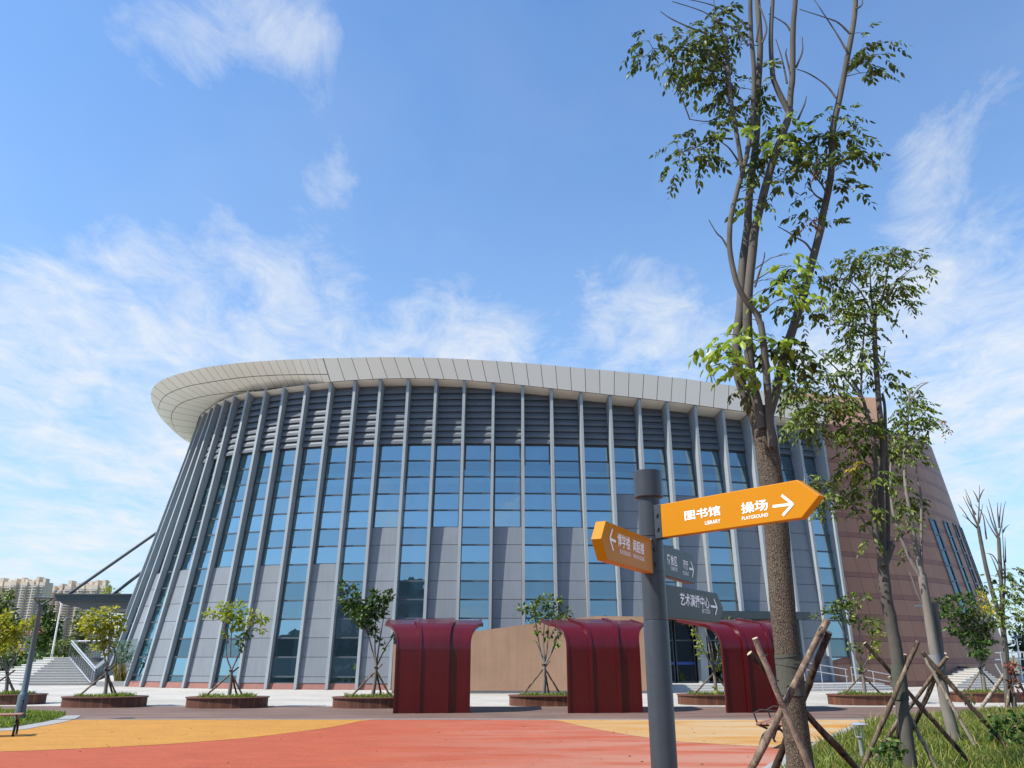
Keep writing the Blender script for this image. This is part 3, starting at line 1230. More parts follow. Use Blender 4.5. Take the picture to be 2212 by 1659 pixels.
# the brown stone drum at the right
DC = Vector((6.7, 78.85, 0))
RB, RT = 35.0, 32.3
H0, H1 = math.radians(14), math.radians(150)


def drum(h, f):
    """h heading, f 0..1 from foot to top edge"""
    p1 = DC + RT * Vector((math.sin(h), -math.cos(h), 0))
    zt = 16.2 + (p1.y - 49.5) * .125
    r = RB + (RT - RB) * f
    return DC + Vector((math.sin(h) * r, -math.cos(h) * r, zt * f))


ND = 60
dm = MB()
for k in range(ND):
    h0, h1 = H0 + (H1 - H0) * k / ND, H0 + (H1 - H0) * (k + 1) / ND
    ps = [drum(h0, 0), drum(h1, 0), drum(h1, 1), drum(h0, 1)]
    us = [(h0 * RB, ps[0].z), (h1 * RB, ps[1].z), (h1 * RB, ps[2].z), (h0 * RB, ps[3].z)]
    dm.add(ps, [(0, 1, 2, 3)], us)
rim = [drum(H0 + (H1 - H0) * k / ND, 1) for k in range(ND + 1)]
dm.add(rim + [Vector((6, 78, 18))], [(k, k + 1, len(rim)) for k in range(ND)], [(0, .5)] * (len(rim) + 1))
stone = dm.build('stone_drum', M['stone'], hall, uv=True, smooth=True)


def drum_px(x, y):
    """heading and height fraction of the drum surface seen at a picture point"""
    best = None
    for k in range(400):
        h = H0 + (math.radians(70) - H0) * k / 400
        lo_, hi_ = 0.0, 1.0
        for f in np.linspace(0, 1, 60):
            p = drum(h, f)
            q = p - Vector((0, 0, EYE))
            dep = q.y * CT + q.z * ST
            sx = CX + F * q.x / dep
            sy = CY - F * (q.z * CT - q.y * ST) / dep
            e = (sx - x) ** 2 + (sy - y) ** 2
            if best is None or e < best[0]:
                best = (e, h, f)
    return best[1], best[2]


ha, fa = drum_px(2013, 1121)
hb, fb = drum_px(2064, 1300)
HS = math.radians(4.55)
for k in range(7):
    h = ha + HS * k
    slant = 0.0
    wm, gm = MB(), MB()
    hw = .46 / RB
    f_hi, f_lo = fa, max(.03, fb - .05)

    def q(hh, f, o):
        return drum(hh, f) + Vector((math.sin(hh), -math.cos(hh), 0)) * o
    gm.quad(q(h - hw, f_lo, .012), q(h + hw, f_lo, .012), q(h + hw, f_hi, .012), q(h - hw, f_hi, .012))
    w_ = gm.build('window', M['glass_slit'], stone)
    w_.matrix_parent_inverse = Matrix.Identity(4)
    for (a, b, c, d) in ((h - hw - .004, h - hw + .001, f_lo, f_hi), (h + hw - .001, h + hw + .004, f_lo, f_hi)):
        wm.hexa([q(a, c, -.05), q(b, c, -.05), q(b, c, .07), q(a, c, .07)], [q(a, d, -.05), q(b, d, -.05), q(b, d, .07), q(a, d, .07)])
    for j in range(7):
        f = f_lo + (f_hi - f_lo) * j / 6
        wm.hexa([q(h - hw, f - .003, -.05), q(h + hw, f - .003, -.05), q(h + hw, f - .003, .06), q(h - hw, f - .003, .06)],
                [q(h - hw, f + .003, -.05), q(h + hw, f + .003, -.05), q(h + hw, f + .003, .06), q(h - hw, f + .003, .06)])
    o = wm.build('window_frame', M['fin_inner'], stone)
    o.matrix_parent_inverse = Matrix.Identity(4)
# backing inside the drum so the slit windows read dark
# raised plant block behind the drum's top
mb = MB()
xl, xr = at_y(1660, 850, 60).x, at_y(1907, 858, 60).x
zt = at_y(1800, 852, 60).z
mb.hexa([(xl, 60, 14), (xr, 60.6, 14), (xr + 1, 74, 14), (xl, 74, 14)], [(xl, 60, zt + .25), (xr, 60.6, zt - .1), (xr + 1, 74, zt), (xl, 74, zt)])
mb.build('plant_block', M['orange_stone'], hall)

# antennas on the roof
for (bx, by, tx_, ty_, Y, lab) in ((1537, 830, 1537, 757, 49.5, 'white mobile antenna on a tripod standing on the cream roof edge'),
                                   (1812, 855, 1809, 772, 61.5, 'white mobile antenna on a tripod standing above the brown stone drum')):
    b, t_ = at_y(bx, by, Y), at_y(tx_, ty_, Y)
    th = thing('roof_antenna', lab, 'antenna', b, 'antennas on the roof')
    h = t_.z - b.z
    mb = MB()
    mb.tube([b - Vector((0, 0, .5)), b + Vector((0, 0, h * .98))], .035, 8)
    mb.build('mast', M['steel_dark'], th)
    mb = MB()
    for a in (0.4, 2.5, 4.6):
        mb.tube([b + Vector((math.cos(a) * .75, math.sin(a) * .75, -.5)), b + Vector((0, 0, h * .38))], .025, 6)
    mb.build('tripod', M['steel_dark'], th)
    mb = MB()
    mb.box(b + Vector((0, -.12, h * .76)), (.34, .16, h * .46))
    mb.build('antenna_panel', M['white'], th, bevel=.03)

# side entrance canopy hung on rods, left of the hall
ca = thing('side_canopy', 'dark flat canopy hung on two slanted rods at the left end of the building', 'canopy', (-30, 57, 0))
mb = MB()
a, b = at_y(127, 1286, 56), at_y(300, 1287, 56)
za = a.z
lo = [(a.x, 55.6, za - .42), (b.x, 55.6, za - .42), (b.x, 61, za - .42), (a.x + .5, 61, za - .42)]
mb.hexa(lo, [(p[0], p[1], za) for p in lo])
mb.box(((a.x + b.x) / 2, 55.55, za + .02), (b.x - a.x + .1, .12, .10))
mb.build('deck_slab', M['canopy'], ca)
mb = MB()
for k in range(9):
    y = 55.75 + k * .62
    x0 = a.x + .35 + .10 * k
    pts = []
    for j in range(9):
        f = j / 8
        pts.append((x0 + (b.x - x0) * f, y, za - .43 - .72 * math.sin(math.pi * .62 * f + .12)))
    for p, q2 in zip(pts, pts[1:]):
        mb.hexa([(p[0], p[1], p[2]), (q2[0], q2[1], q2[2]), (q2[0], q2[1] + .08, q2[2]), (p[0], p[1] + .08, p[2])],
                [(p[0], p[1], za - .415), (q2[0], q2[1], za - .415), (q2[0], q2[1] + .08, za - .415), (p[0], p[1] + .08, za - .415)])
mb.build('curved_rib', M['rib_under'], ca)
for (p, q2, Y0_, Y1_) in (((146, 1285), (338, 1151), 56, 56.5), ((243, 1285), (312, 1232), 57, 56.5)):
    mb = MB()
    mb.tube([at_y(*p, Y0_), at_y(*q2, Y1_)], .11, 10)
    mb.build('hanger_rod', M['steel_dark'], ca, smooth=True)

# ------------------------------------------------------------------ stairs, ramp, walls
st = thing('stone_staircase', 'light granite outdoor stairs climbing at the left end of the building', 'stairs', at_z(150, 1480))
mb = MB()
rb, rt_ = at_z(193, 1480), at_t(150, 1424, 51.5)
hb_ = at_z(42, 1480.5)
ht = at_t(122, 1424, 51.5)
lb = at_z(-90, 1476)
lt = at_t(86, 1424, 51.5)
NSTEP = 11
for k in range(NSTEP):
    f = k / NSTEP
    z0, z1 = k * 1.58 / NSTEP, (k + 1) * 1.58 / NSTEP
    r_ = rb.lerp(rt_, f)
    h_ = hb_.lerp(ht, f)
    l_ = lb.lerp(lt, f)
    l_ = Vector((l_.x, l_.y + 1.2, 0))
    pts = [(r_.x, r_.y), (r_.x + .2, 60), (l_.x, 60), (l_.x, l_.y), (h_.x, h_.y)]
    mb.prism(list(reversed(pts)), z0, z1 - .045)
    n_ = Vector((0, -.035, 0))
    pts2 = [(r_.x, r_.y - .035), (r_.x + .2, 60), (l_.x - .03, 60), (l_.x - .03, l_.y - .03), (h_.x - .02, h_.y - .035)]
    mb.prism(list(reversed(pts2)), z1 - .045, z1)
mb.build('steps', M['granite'], st)
mb = MB()
mb.hexa([(rb.x + .06, rb.y - .2, 0), (rb.x + .36, rb.y - .2, 0), (rt_.x + .5, 60, 0), (rt_.x + .2, 60, 0)],
        [(rb.x + .06, rb.y - .2, .9), (rb.x + .36, rb.y - .2, .9), (rt_.x + .5, 60, 2.0), (rt_.x + .2, 60, 2.0)])
mb.build('side_wall', M['panel'], st)
rail = thing('stair_railing', 'steel handrail with bars down the right side of the left stairs', 'railing', rb)
mb = MB()
u0, u1 = at_t(208, 1445, 46.6), at_t(155, 1384, 51.0)
l0, l1 = at_t(196, 1475, 46.4), at_t(149, 1418, 51.0)
mb.tube([u0, u1, u1 + Vector((-.6, 3, 0))], .05, 8)
mb.tube([u0 + Vector((0, 0, -.16)), u1 + Vector((0, 0, -.16))], .035, 8)
mb.tube([l0, l1], .04, 8)
mb.build('handrail', M['steel'], rail)
for k in range(14):
    f = k / 13
    a, b = u0.lerp(u1, f), l0.lerp(l1, f)
    mb = MB()
    mb.tube([(a.x, a.y, a.z), (a.x, a.y, a.z - (1.0 if f else 1.25))], .018 if 0 < k < 13 else .05, 6)
    mb.build('bar', M['steel_dark'], rail)
for k in range(10):
    mb = MB()
    p = u1 + Vector((.25 + k * .17, .8, 0))
    mb.tube([p, p - Vector((0, 0, 1.05))], .016, 6)
    mb.build('bar', M['steel_dark'], rail)
mb = MB()
mb.tube([u1 + Vector((0, .8, 0)), u1 + Vector((2.2, .8, 0))], .03, 6)
mb.build('handrail', M['steel'], rail)

# planting bed by the left end of the hall
bed = thing('planting_bed', 'low granite bed wall with tall dry grass at the left foot of the building', 'planter', at_z(255, 1482))
mb = MB()
a, b, c = at_z(207, 1483), at_z(300, 1482.5), at_z(303, 1478)
mb.hexa([(a.x, a.y, 0), (b.x, b.y, 0), (b.x + .1, b.y + 1.6, 0), (a.x - .6, a.y + 5, 0)], [(a.x, a.y, .28), (b.x, b.y, .28), (b.x + .1, b.y + 1.6, .28), (a.x - .6, a.y + 5, .9)])
mb.build('bed_wall', M['granite'], bed)
bp = [(a.x + .9, a.y + .2), (b.x - .1, b.y + .15), (b.x - .3, b.y + 1.4), (a.x + .2, a.y + 2.2)]
gm = grass('x', bp, 1600, .5, 1.25, .28, 0, .028, 8, lean=.3)
o = gm.build('dry_grass', M['grass_dry'], bed)
o["kind"] = "stuff"
mb = MB()
pg0, pg1 = at_t(245, 1432, 46.5), at_t(289, 1428, 45.5)
mb.hexa([pg0, pg1, pg1 + Vector((0, .03, 0)), pg0 + Vector((0, .03, 0))], [pg0 + Vector((0, 0, 1.25)), pg1 + Vector((0, 0, 1.25)), pg1 + Vector((0, .03, 1.25)), pg0 + Vector((0, .03, 1.25))])
o = mb.build('glass_screen', M['glass_clear'])
tag(o, 'clear glass railing sheet above the dry grass at the left end', 'glass railing')

# tan ramp wall before the facade
tw = thing('ramp_wall', 'plain tan rendered wall with sloping top behind the red shelters', 'wall', at_z(1200, 1489))
YW = 39.2
pts = [(850, 1392), (1017, 1365), (1150, 1347), (1232, 1337), (1290, 1330.5), (1390, 1332)]
foot = []
mb = MB()
fr, bk = [], []
for x, y in pts:
    p = at_y(x, y, YW)
    fr.append(p)
xs_ = [p.x for p in fr]
for p, q2 in zip(fr, fr[1:]):
    mb.hexa([(p.x, YW, .12), (q2.x, YW, .12), (q2.x, YW + 1.8, .12), (p.x, YW + 1.8, .12)], [p, q2, (q2.x, YW + 1.8, q2.z), (p.x, YW + 1.8, p.z)])
mb.build('wall_body', M['tan'], tw)
mb = MB()
mb.box(((xs_[0] + xs_[-1]) / 2, YW + .9, .06), (xs_[-1] - xs_[0] - .02, 1.74, .12))
mb.build('footing', M['kerb'], tw)

# entrance platform: three broad steps
es = thing('entrance_steps', 'broad low granite steps before the glass entrance doors', 'steps', (10, 41, 0))
mb = MB()
for k, (off, z0, z1) in enumerate(((2.9, .0, .105), (2.5, .105, .21), (2.1, .21, .315))):
    n = 16
    for j in range(n):
        i0, i1 = 22.4 + (NF - 1.15 - 22.4) * j / n, 22.4 + (NF - 1.15 - 22.4) * (j + 1) / n
        lo = [WP(i0, 0, -off), WP(i1, 0, -off), WP(i1, 0, .1), WP(i0, 0, .1)]
        mb.hexa([Vector((p.x, p.y, z0)) for p in lo], [Vector((p.x, p.y, z1)) for p in lo])
mb.build('steps', M['granite'], es)
rr = thing('ramp_railing', 'thin steel double rail sloping down beside the drum, right of the entrance', 'railing', at_z(1850, 1500))
rp = [at_t(1722, 1428, 38), at_t(1830, 1446, 38), at_t(1838, 1441, 38), at_t(1945, 1462, 38.5)]
for k in range(2):
    dz = Vector((0, 0, -.33 * k))
    mb = MB()
    mb.tube([rp[0] + dz, rp[1] + dz], .021, 8)
    mb.tube([rp[2] + dz, rp[3] + dz], .021, 8)
    mb.build('handrail', M['steel'], rr)
for x, y0, y1 in ((1735, 1431, 1478), (1772, 1437, 1480), (1826, 1446, 1486), (1838, 1441, 1490), (1885, 1450, 1494), (1935, 1460, 1498)):
    mb = MB()
    a = at_t(x, y0, 38)
    mb.tube([a, (a.x, a.y, 0.02)], .02, 8)
    mb.build('post', M['steel'], rr)

# right hand stairs up the drum
sr = thing('stone_staircase', 'light granite stairs against the brown drum, behind the rightmost planter', 'stairs', at_z(2110, 1487))
mb = MB()
lb_, rb_ = at_z(2060, 1487), at_z(2172, 1487)
for k in range(9):
    z0, z1 = k * .118, (k + 1) * .118
    y0 = lb_.y + k * .32
    x0 = lb_.x + k * .42
    mb.prism([(x0, y0), (rb_.x + .3, y0), (rb_.x + .8, y0 + 6), (x0, y0 + 6)], z0, z1 - .03)
    mb.prism([(x0 - .02, y0 - .03), (rb_.x + .3, y0 - .03), (rb_.x + .8, y0 + 6), (x0 - .02, y0 + 6)], z1 - .03, z1)
mb.build('steps', M['granite'], sr)
rl = thing('stair_railing', 'steel railing at the far right beside the granite stairs', 'railing', rb_)
mb = MB()
for py in (1409, 1424):
    mb.tube([at_t(2150, py + 1, 44), at_t(2290, py - 2, 44)], .03, 8)
mb.tube([at_t(2170, 1470, 43), at_t(2150, 1435, 47)], .035, 8)
mb.build('handrail', M['steel'], rl)
for x in (2160, 2185, 2210, 2235):
    mb = MB()
    a = at_t(x, 1409, 44)
    mb.tube([a, (a.x, a.y, 0)], .025, 8)
    mb.build('post', M['steel'], rl)

# ------------------------------------------------------------------ far towers
def tower(pxl, pxr, ytop, Y, label, seed, side=None):
    rng = random.Random(seed)
    a, b = at_y(pxl, ytop, Y), at_y(pxr, ytop, Y)
    wdt = b.x - a.x
    H = a.z
    th = thing('apartment_tower', label, 'tower block', ((a.x + b.x) / 2, Y, 0), 'far apartment towers')
    mb = MB()
    ncol = 6
    cw = wdt / ncol
    for k in range(ncol):
        x0 = a.x + k * cw
        d = (0, 3.5, 0.5, 3.0, .3, 3.3)[k % 6]
        mb.prism([(x0, Y + d), (x0 + cw, Y + d), (x0 + cw, Y + 22), (x0, Y + 22)], 0, H - rng.choice((0, 3, 1.5, 5)))
        if rng.random() < .8:
            mb.prism([(x0 + cw * .2, Y + d + 4), (x0 + cw * .7, Y + d + 4), (x0 + cw * .7, Y + 16), (x0 + cw * .2, Y + 16)], H - 6, H + rng.uniform(1, 6))
    mb.build('wall', M['tower_wall'], th)
    nf = int(H / 3.1)
    for k in range(ncol):
        x0 = a.x + k * cw
        d = (0, 3.5, 0.5, 3.0, .3, 3.3)[k % 6]
        mb = MB()
        for f_ in range(2, nf - 1):
            z = f_ * 3.1
            mb.box((x0 + cw / 2, Y + d - .1, z + 1.5), (cw * .74, .5, 1.7))
        mb.build('window', M['tower_window'], th)
        mb = MB()
        for f_ in range(2, nf - 1):
            mb.box((x0 + cw / 2, Y + d - .9, f_ * 3.1 + .25), (cw * .80, 1.8, .7))
        mb.build('balcony', M['tower_balcony'], th)
    return th


M['tower_wall'] = pmat('tower_cream_wall', (.60, .50, .39), .85, .06, .02)
M['tower_window'] = pmat('tower_window', (.27, .28, .31), .4, .1, .05)
M['tower_balcony'] = pmat('tower_balcony', (.66, .55, .42), .8, .05, .03)
tower(-70, 22, 1256, 1010, 'far cream apartment tower cut by the left edge, furthest left', 1)
tower(24, 95, 1254, 1000, 'far cream apartment tower behind the left lamp post, tallest in view', 2)
tower(98, 140, 1266, 1090, 'far cream apartment tower seen just left of the canopy tip', 3)
tower(141, 226, 1261, 1060, 'far cream apartment tower standing behind the hanging canopy rod', 4)

# ------------------------------------------------------------------ leaf and tree builders
class Leaves:
    def __init__(s):
        s.P, s.D, s.N, s.L = [], [], [], []

    def add(s, P, D, N, L):
        s.P.append(P)
        s.D.append(D)
        s.N.append(N)
        s.L.append(L)

    def build(s, name, m, parent, ratio=.42, label=None):
        P, D, N, L = (np.concatenate(q) for q in (s.P, s.D, s.N, s.L))
        D /= np.linalg.norm(D, axis=1, keepdims=True) + 1e-9
        N = N - D * (N * D).sum(1, keepdims=True)
        N /= np.linalg.norm(N, axis=1, keepdims=True) + 1e-9
        B = np.cross(D, N)
        n = len(P)
        L = L[:, None]
        wd = L * ratio * .5
        v = np.empty((n, 7, 3))
        v[:, 0] = P
        v[:, 1] = P + D * L * .32 + B * wd * .92 - N * L * .05
        v[:, 2] = P + D * L * .62 + B * wd * .80 - N * L * .10
        v[:, 3] = P + D * L - N * L * .20
        v[:, 4] = P + D * L * .62 - B * wd * .80 - N * L * .10
        v[:, 5] = P + D * L * .32 - B * wd * .92 - N * L * .05
        v[:, 6] = P + D * L * .48 + N * L * .03
        me = bpy.data.meshes.new(name)
        tri = np.array([(0, 1, 6), (1, 2, 6), (2, 3, 6), (3, 4, 6), (4, 5, 6), (5, 0, 6)])
        idx = (tri[None] + (np.arange(n) * 7)[:, None, None]).reshape(-1)
        nf = n * 6
        me.vertices.add(n * 7)
        me.vertices.foreach_set('co', v.ravel().astype(np.float32))
        me.loops.add(nf * 3)
        me.loops.foreach_set('vertex_index', idx.astype(np.int32))
        me.polygons.add(nf)
        me.polygons.foreach_set('loop_start', np.arange(0, nf * 3, 3, dtype=np.int32))
        me.update(calc_edges=True)
        me.validate()
        me.materials.append(m)
        o = bpy.data.objects.new(name, me)
        COL.objects.link(o)
        if parent is not None:
            o.parent = parent
            o.matrix_parent_inverse = Matrix.Translation(parent_world(parent)).inverted()
        if label:
            o["label"] = label
        return o


UP = np.array((0, 0, 1.0))


def compound(lv, A, out_, rl, ll, pairs=4, droop=.50):
    """pinnate leaves: a drooping rachis with paired leaflets and one at the tip"""
    n = len(A)
    d = out_ / (np.linalg.norm(out_, axis=1, keepdims=True) + 1e-9)
    d = d + RNG.normal(0, .38, (n, 3))
    d[:, 2] = d[:, 2] * .6 - .10
    d /= np.linalg.norm(d, axis=1, keepdims=True)
    side = np.cross(d, UP)
    side /= np.linalg.norm(side, axis=1, keepdims=True) + 1e-9
    R_ = rl * RNG.uniform(.7, 1.25, (n, 1))
    for k in range(pairs + 1):
        f = .28 + .72 * k / pairs
        pos = A + d * R_ * f
        pos[:, 2] -= (R_[:, 0] * droop * f * f)
        for sg in ((1, -1) if k < pairs else (0,)):
            dr = side * sg * .85 + d * (.5 if sg else 1.0)
            dr[:, 2] -= .62 + (.25 if sg == 0 else 0)
            dr += RNG.normal(0, .20, (n, 3))
            nm = UP + RNG.normal(0, .40, (n, 3))
            lv.add(pos.copy(), dr, nm, ll * RNG.uniform(.5, 1.25, n))


def ball(n):
    v = RNG.normal(size=(n, 3))
    v /= np.linalg.norm(v, axis=1, keepdims=True)
    return v * RNG.uniform(0, 1, (n, 1)) ** .45


def clusters(lv, cl, Y, dens, rl, ll, pairs=4, depth=1.0, stems=None, twig=None, simple=False, jit=.3):
    """leaf clusters at picture places (px, py, rx, ry) around the upright plane of the tree at distance Y"""
    for c in cl:
        px, py, rx, ry = (tuple(c) + (12, 10))[:4]
        Yc = Y + R.uniform(-jit, jit)
        cen = at_y(px, py, Yc)
        s = m_per_px(Yc, py)
        n = max(2, int(rx * ry * dens))
        off = ball(n) * np.array((rx * s, max(rx, ry) * s * depth, ry * s))
        A = np.array(cen)[None] + off
        base = None
        if stems:
            base = min(stems, key=lambda q: (q - cen).length + max(0, q.z - cen.z) * .8)
            o_ = off / (np.linalg.norm(off, axis=1, keepdims=True) + 1e-6) + np.array((cen - base).normalized())[None] * .6
            if twig is not None:
                dst = (cen - base).length
                if dst > .05:
                    mid = base.lerp(cen, .55) + Vector((0, 0, .10 * dst))
                    r0 = min(.016, .004 + .008 * dst) * (1 if Y < 16 else 1.3)
                    twig.tube([base, mid, cen], [r0, r0 * .7, r0 * .35], 5)
                    for q in range(min(5, max(2, n // 3))):
                        e = Vector(A[q])
                        twig.tube([mid.lerp(cen, .3), mid.lerp(e, .6) + Vector((0, 0, .02)), e], [r0 * .5, r0 * .4, r0 * .25], 4)
        else:
            o_ = off
        if simple:
            d = o_ + RNG.normal(0, .5, o_.shape)
            d[:, 2] -= .25
            lv.add(A, d, UP + RNG.normal(0, .6, A.shape), ll * RNG.uniform(.6, 1.25, n))
        else:
            compound(lv, A, o_, rl, ll, pairs)


def stem(mb, pts, Y, w0, w1, n=10, jitter=0.0, collect=None, wob=.0, capfine=True):
    """a limb along picture points with picture widths, upright at distance Y (+ per point depth)"""
    P, rr_ = [], []
    for k, p in enumerate(pts):
        dy = p[2] if len(p) > 2 else 0.0
        q_ = at_y(p[0], p[1], Y + dy)
        P.append(q_)
        f = k / max(1, len(pts) - 1)
        rr_.append((w0 + (w1 - w0) * f) * .5 * m_per_px(Y + dy, p[1]))
    # smooth
    Q, RR = [], []
    PP = [P[0] * 2 - P[1]] + P + [P[-1] * 2 - P[-2]]
    for i in range(1, len(PP) - 2):
        sub = 4
        for k in range(sub):
            t = k / sub
            a, b, c, d = PP[i - 1], PP[i], PP[i + 1], PP[i + 2]
            Q.append(.5 * ((2 * b) + (c - a) * t + (2 * a - 5 * b + 4 * c - d) * t * t + (3 * b - a - 3 * c + d) * t ** 3))
            RR.append((rr_[i - 1] + (rr_[i] - rr_[i - 1]) * t) * (1 + R.uniform(-jitter, jitter)))
    Q.append(PP[-2])
    RR.append(rr_[-1])
    if wob:
        Q = [q_ + Vector((R.uniform(-wob, wob), R.uniform(-wob, wob), 0)) for q_ in Q]
    mb.tube(Q, RR, n)
    if collect is not None:
        collect += Q
    return Q


def pole(mb, p, q, r0, r1, n=9, wob=.01):
    p, q = Vector(p), Vector(q)
    pts, rs = [], []
    for k in range(15):
        f = k / 14
        o = Vector((R.uniform(-wob, wob), R.uniform(-wob, wob), 0)) if 0 < k < 14 else Vector((0, 0, 0))
        pts.append(p.lerp(q, f) + o)
        rs.append((r0 + (r1 - r0) * f) * (R.uniform(.92, 1.08) if R.random() < .85 else 1.2))
    mb.tube(pts, rs, n)


def ground_hit(p_top, p_mid, z=0.05):
    d = p_mid - p_top
    return p_top + d * ((z - p_top.z) / d.z)


# ------------------------------------------------------------------ tall tree beside the signpost
Y1 = 8.4
base1 = at_y(1733, 1680, Y1)
base1.z = .05
foot1 = Vector((at_y(1736, 1700, Y1).x + .03, Y1, .04))
tree = thing('tall_tree', 'tall pruned tree with plated bark and bare upper limbs, right of the signpost', 'tree', foot1)
tm, sm_ = MB(), []
P = [foot1 + Vector((.01, 0, -.1)), foot1 + Vector((0, 0, .12))]
stem(tm, [(1745, 1790), (1738, 1720), (1730, 1659), (1721, 1590), (1713, 1523), (1702, 1414), (1693, 1337), (1686, 1260), (1677, 1137), (1667, 1050), (1659, 987), (1652, 944), (1646, 905), (1645, 880)], Y1, 58, 47, 18, .025, sm_, .003)
tr1 = tm.build('trunk', M['bark'], tree, smooth=True)
lm_ = MB()
# main limbs
stem(lm_, [(1637, 925), (1622, 885), (1603, 835), (1593, 796), (1592, 733), (1600, 663), (1604, 573, .05), (1615, 494, .1), (1616, 463, .1), (1621, 397, .15), (1634, 298, .2), (1637, 198, .2), (1642, 99, .2), (1636, 0, .2), (1634, -60, .2)], Y1 + .05, 24, 11, 12, .03, sm_)
stem(lm_, [(1648, 925), (1638, 880), (1623, 812), (1615, 713), (1616, 640), (1626, 540), (1631, 496), (1651, 413), (1670, 347), (1694, 281), (1707, 238)], Y1 - .1, 22, 15, 12, .03, sm_)
stem(lm_, [(1705, 245), (1708, 200), (1712, 165), (1713, 66), (1718, 0), (1719, -60)], Y1 - .1, 14, 10, 10, .03, sm_)
stem(lm_, [(1705, 245), (1690, 215), (1676, 185), (1669, 160), (1665, 83), (1669, 0), (1669, -60)], Y1 - .1, 13, 8, 10, .03, sm_)
stem(lm_, [(1668, 965, -.16), (1664, 920, -.2), (1661, 878, -.2), (1653, 779, -.25), (1648, 730, -.3), (1643, 697, -.3)], Y1, 17, 14, 12, .03, sm_)
stem(lm_, [(1643, 700, -.3), (1632, 675, -.3), (1617, 658, -.32), (1598, 626, -.35), (1588, 600, -.35), (1577, 545, -.35), (1576, 500, -.35), (1580, 463, -.3), (1594, 407, -.3), (1608, 357, -.25), (1622, 281, -.2), (1629, 165, -.2), (1622, 66, -.2), (1620, -40, -.2)], Y1, 13, 9, 12, .03, sm_)
stem(lm_, [(1640, 700, -.3), (1641, 680, -.3)], Y1, 10, 9, 10)
stem(lm_, [(1603, 370, -.2), (1598, 331, -.2), (1588, 270, -.15), (1581, 231, -.1), (1571, 132, 0), (1568, 79, 0)], Y1, 10, 8, 10, .03, sm_)
stem(lm_, [(1660, 900), (1676, 845), (1697, 758), (1710, 718), (1731, 652), (1750, 581), (1773, 494), (1776, 470), (1789, 413), (1796, 364), (1799, 281), (1813, 215), (1832, 116), (1846, 33), (1849, -40)], Y1 + .1, 21, 10, 12, .03, sm_)
for tw_ in ([(1832, 116), (1803, 66), (1756, -5)], [(1806, 212), (1790, 190), (1773, 175), (1745, 158), (1720, 149)], [(1836, 73), (1812, 50), (1789, 40), (1727, 20)],
            [(1616, 99), (1600, 75), (1575, 56), (1545, 45), (1528, 30), (1500, 18), (1452, 3)], [(1528, 73), (1500, 63), (1482, 56), (1449, 40), (1427, 25)],
            [(1617, 64), (1600, 45), (1581, 30), (1535, 10), (1480, -3)], [(1566, 79), (1548, 50), (1541, -5)], [(1574, 539), (1560, 515), (1548, 503), (1531, 475)],
            [(1753, 542), (1740, 525), (1720, 513), (1700, 500), (1680, 489)], [(1720, 145), (1733, 112), (1733, 80)], [(1724, 258), (1738, 225), (1742, 208)],
            [(1634, 90), (1640, 40), (1636, -5)], [(1646, 94), (1656, 60), (1640, 10), (1636, -5)], [(1631, 620), (1640, 590), (1650, 560), (1652, 545)],
            [(1778, 432), (1760, 420), (1745, 395)], [(1700, 180), (1690, 130), (1676, 85)], [(1707, 66), (1695, 50), (1660, 30)], [(1849, 20), (1862, 10), (1862, -4)],
            [(1713, 180), (1698, 120), (1700, 105)], [(1790, 430), (1776, 400), (1750, 372), (1724, 350)], [(1596, 350), (1575, 320), (1555, 305)], [(1570, 150), (1520, 112), (1455, 108), (1410, 105)],
            [(1585, 262), (1560, 250), (1530, 262), (1490, 258)], [(1583, 300), (1540, 300), (1500, 320), (1470, 330)]):
    stem(lm_, tw_, Y1 + R.uniform(-.15, .15), 5, 1.8, 6, .1, sm_)
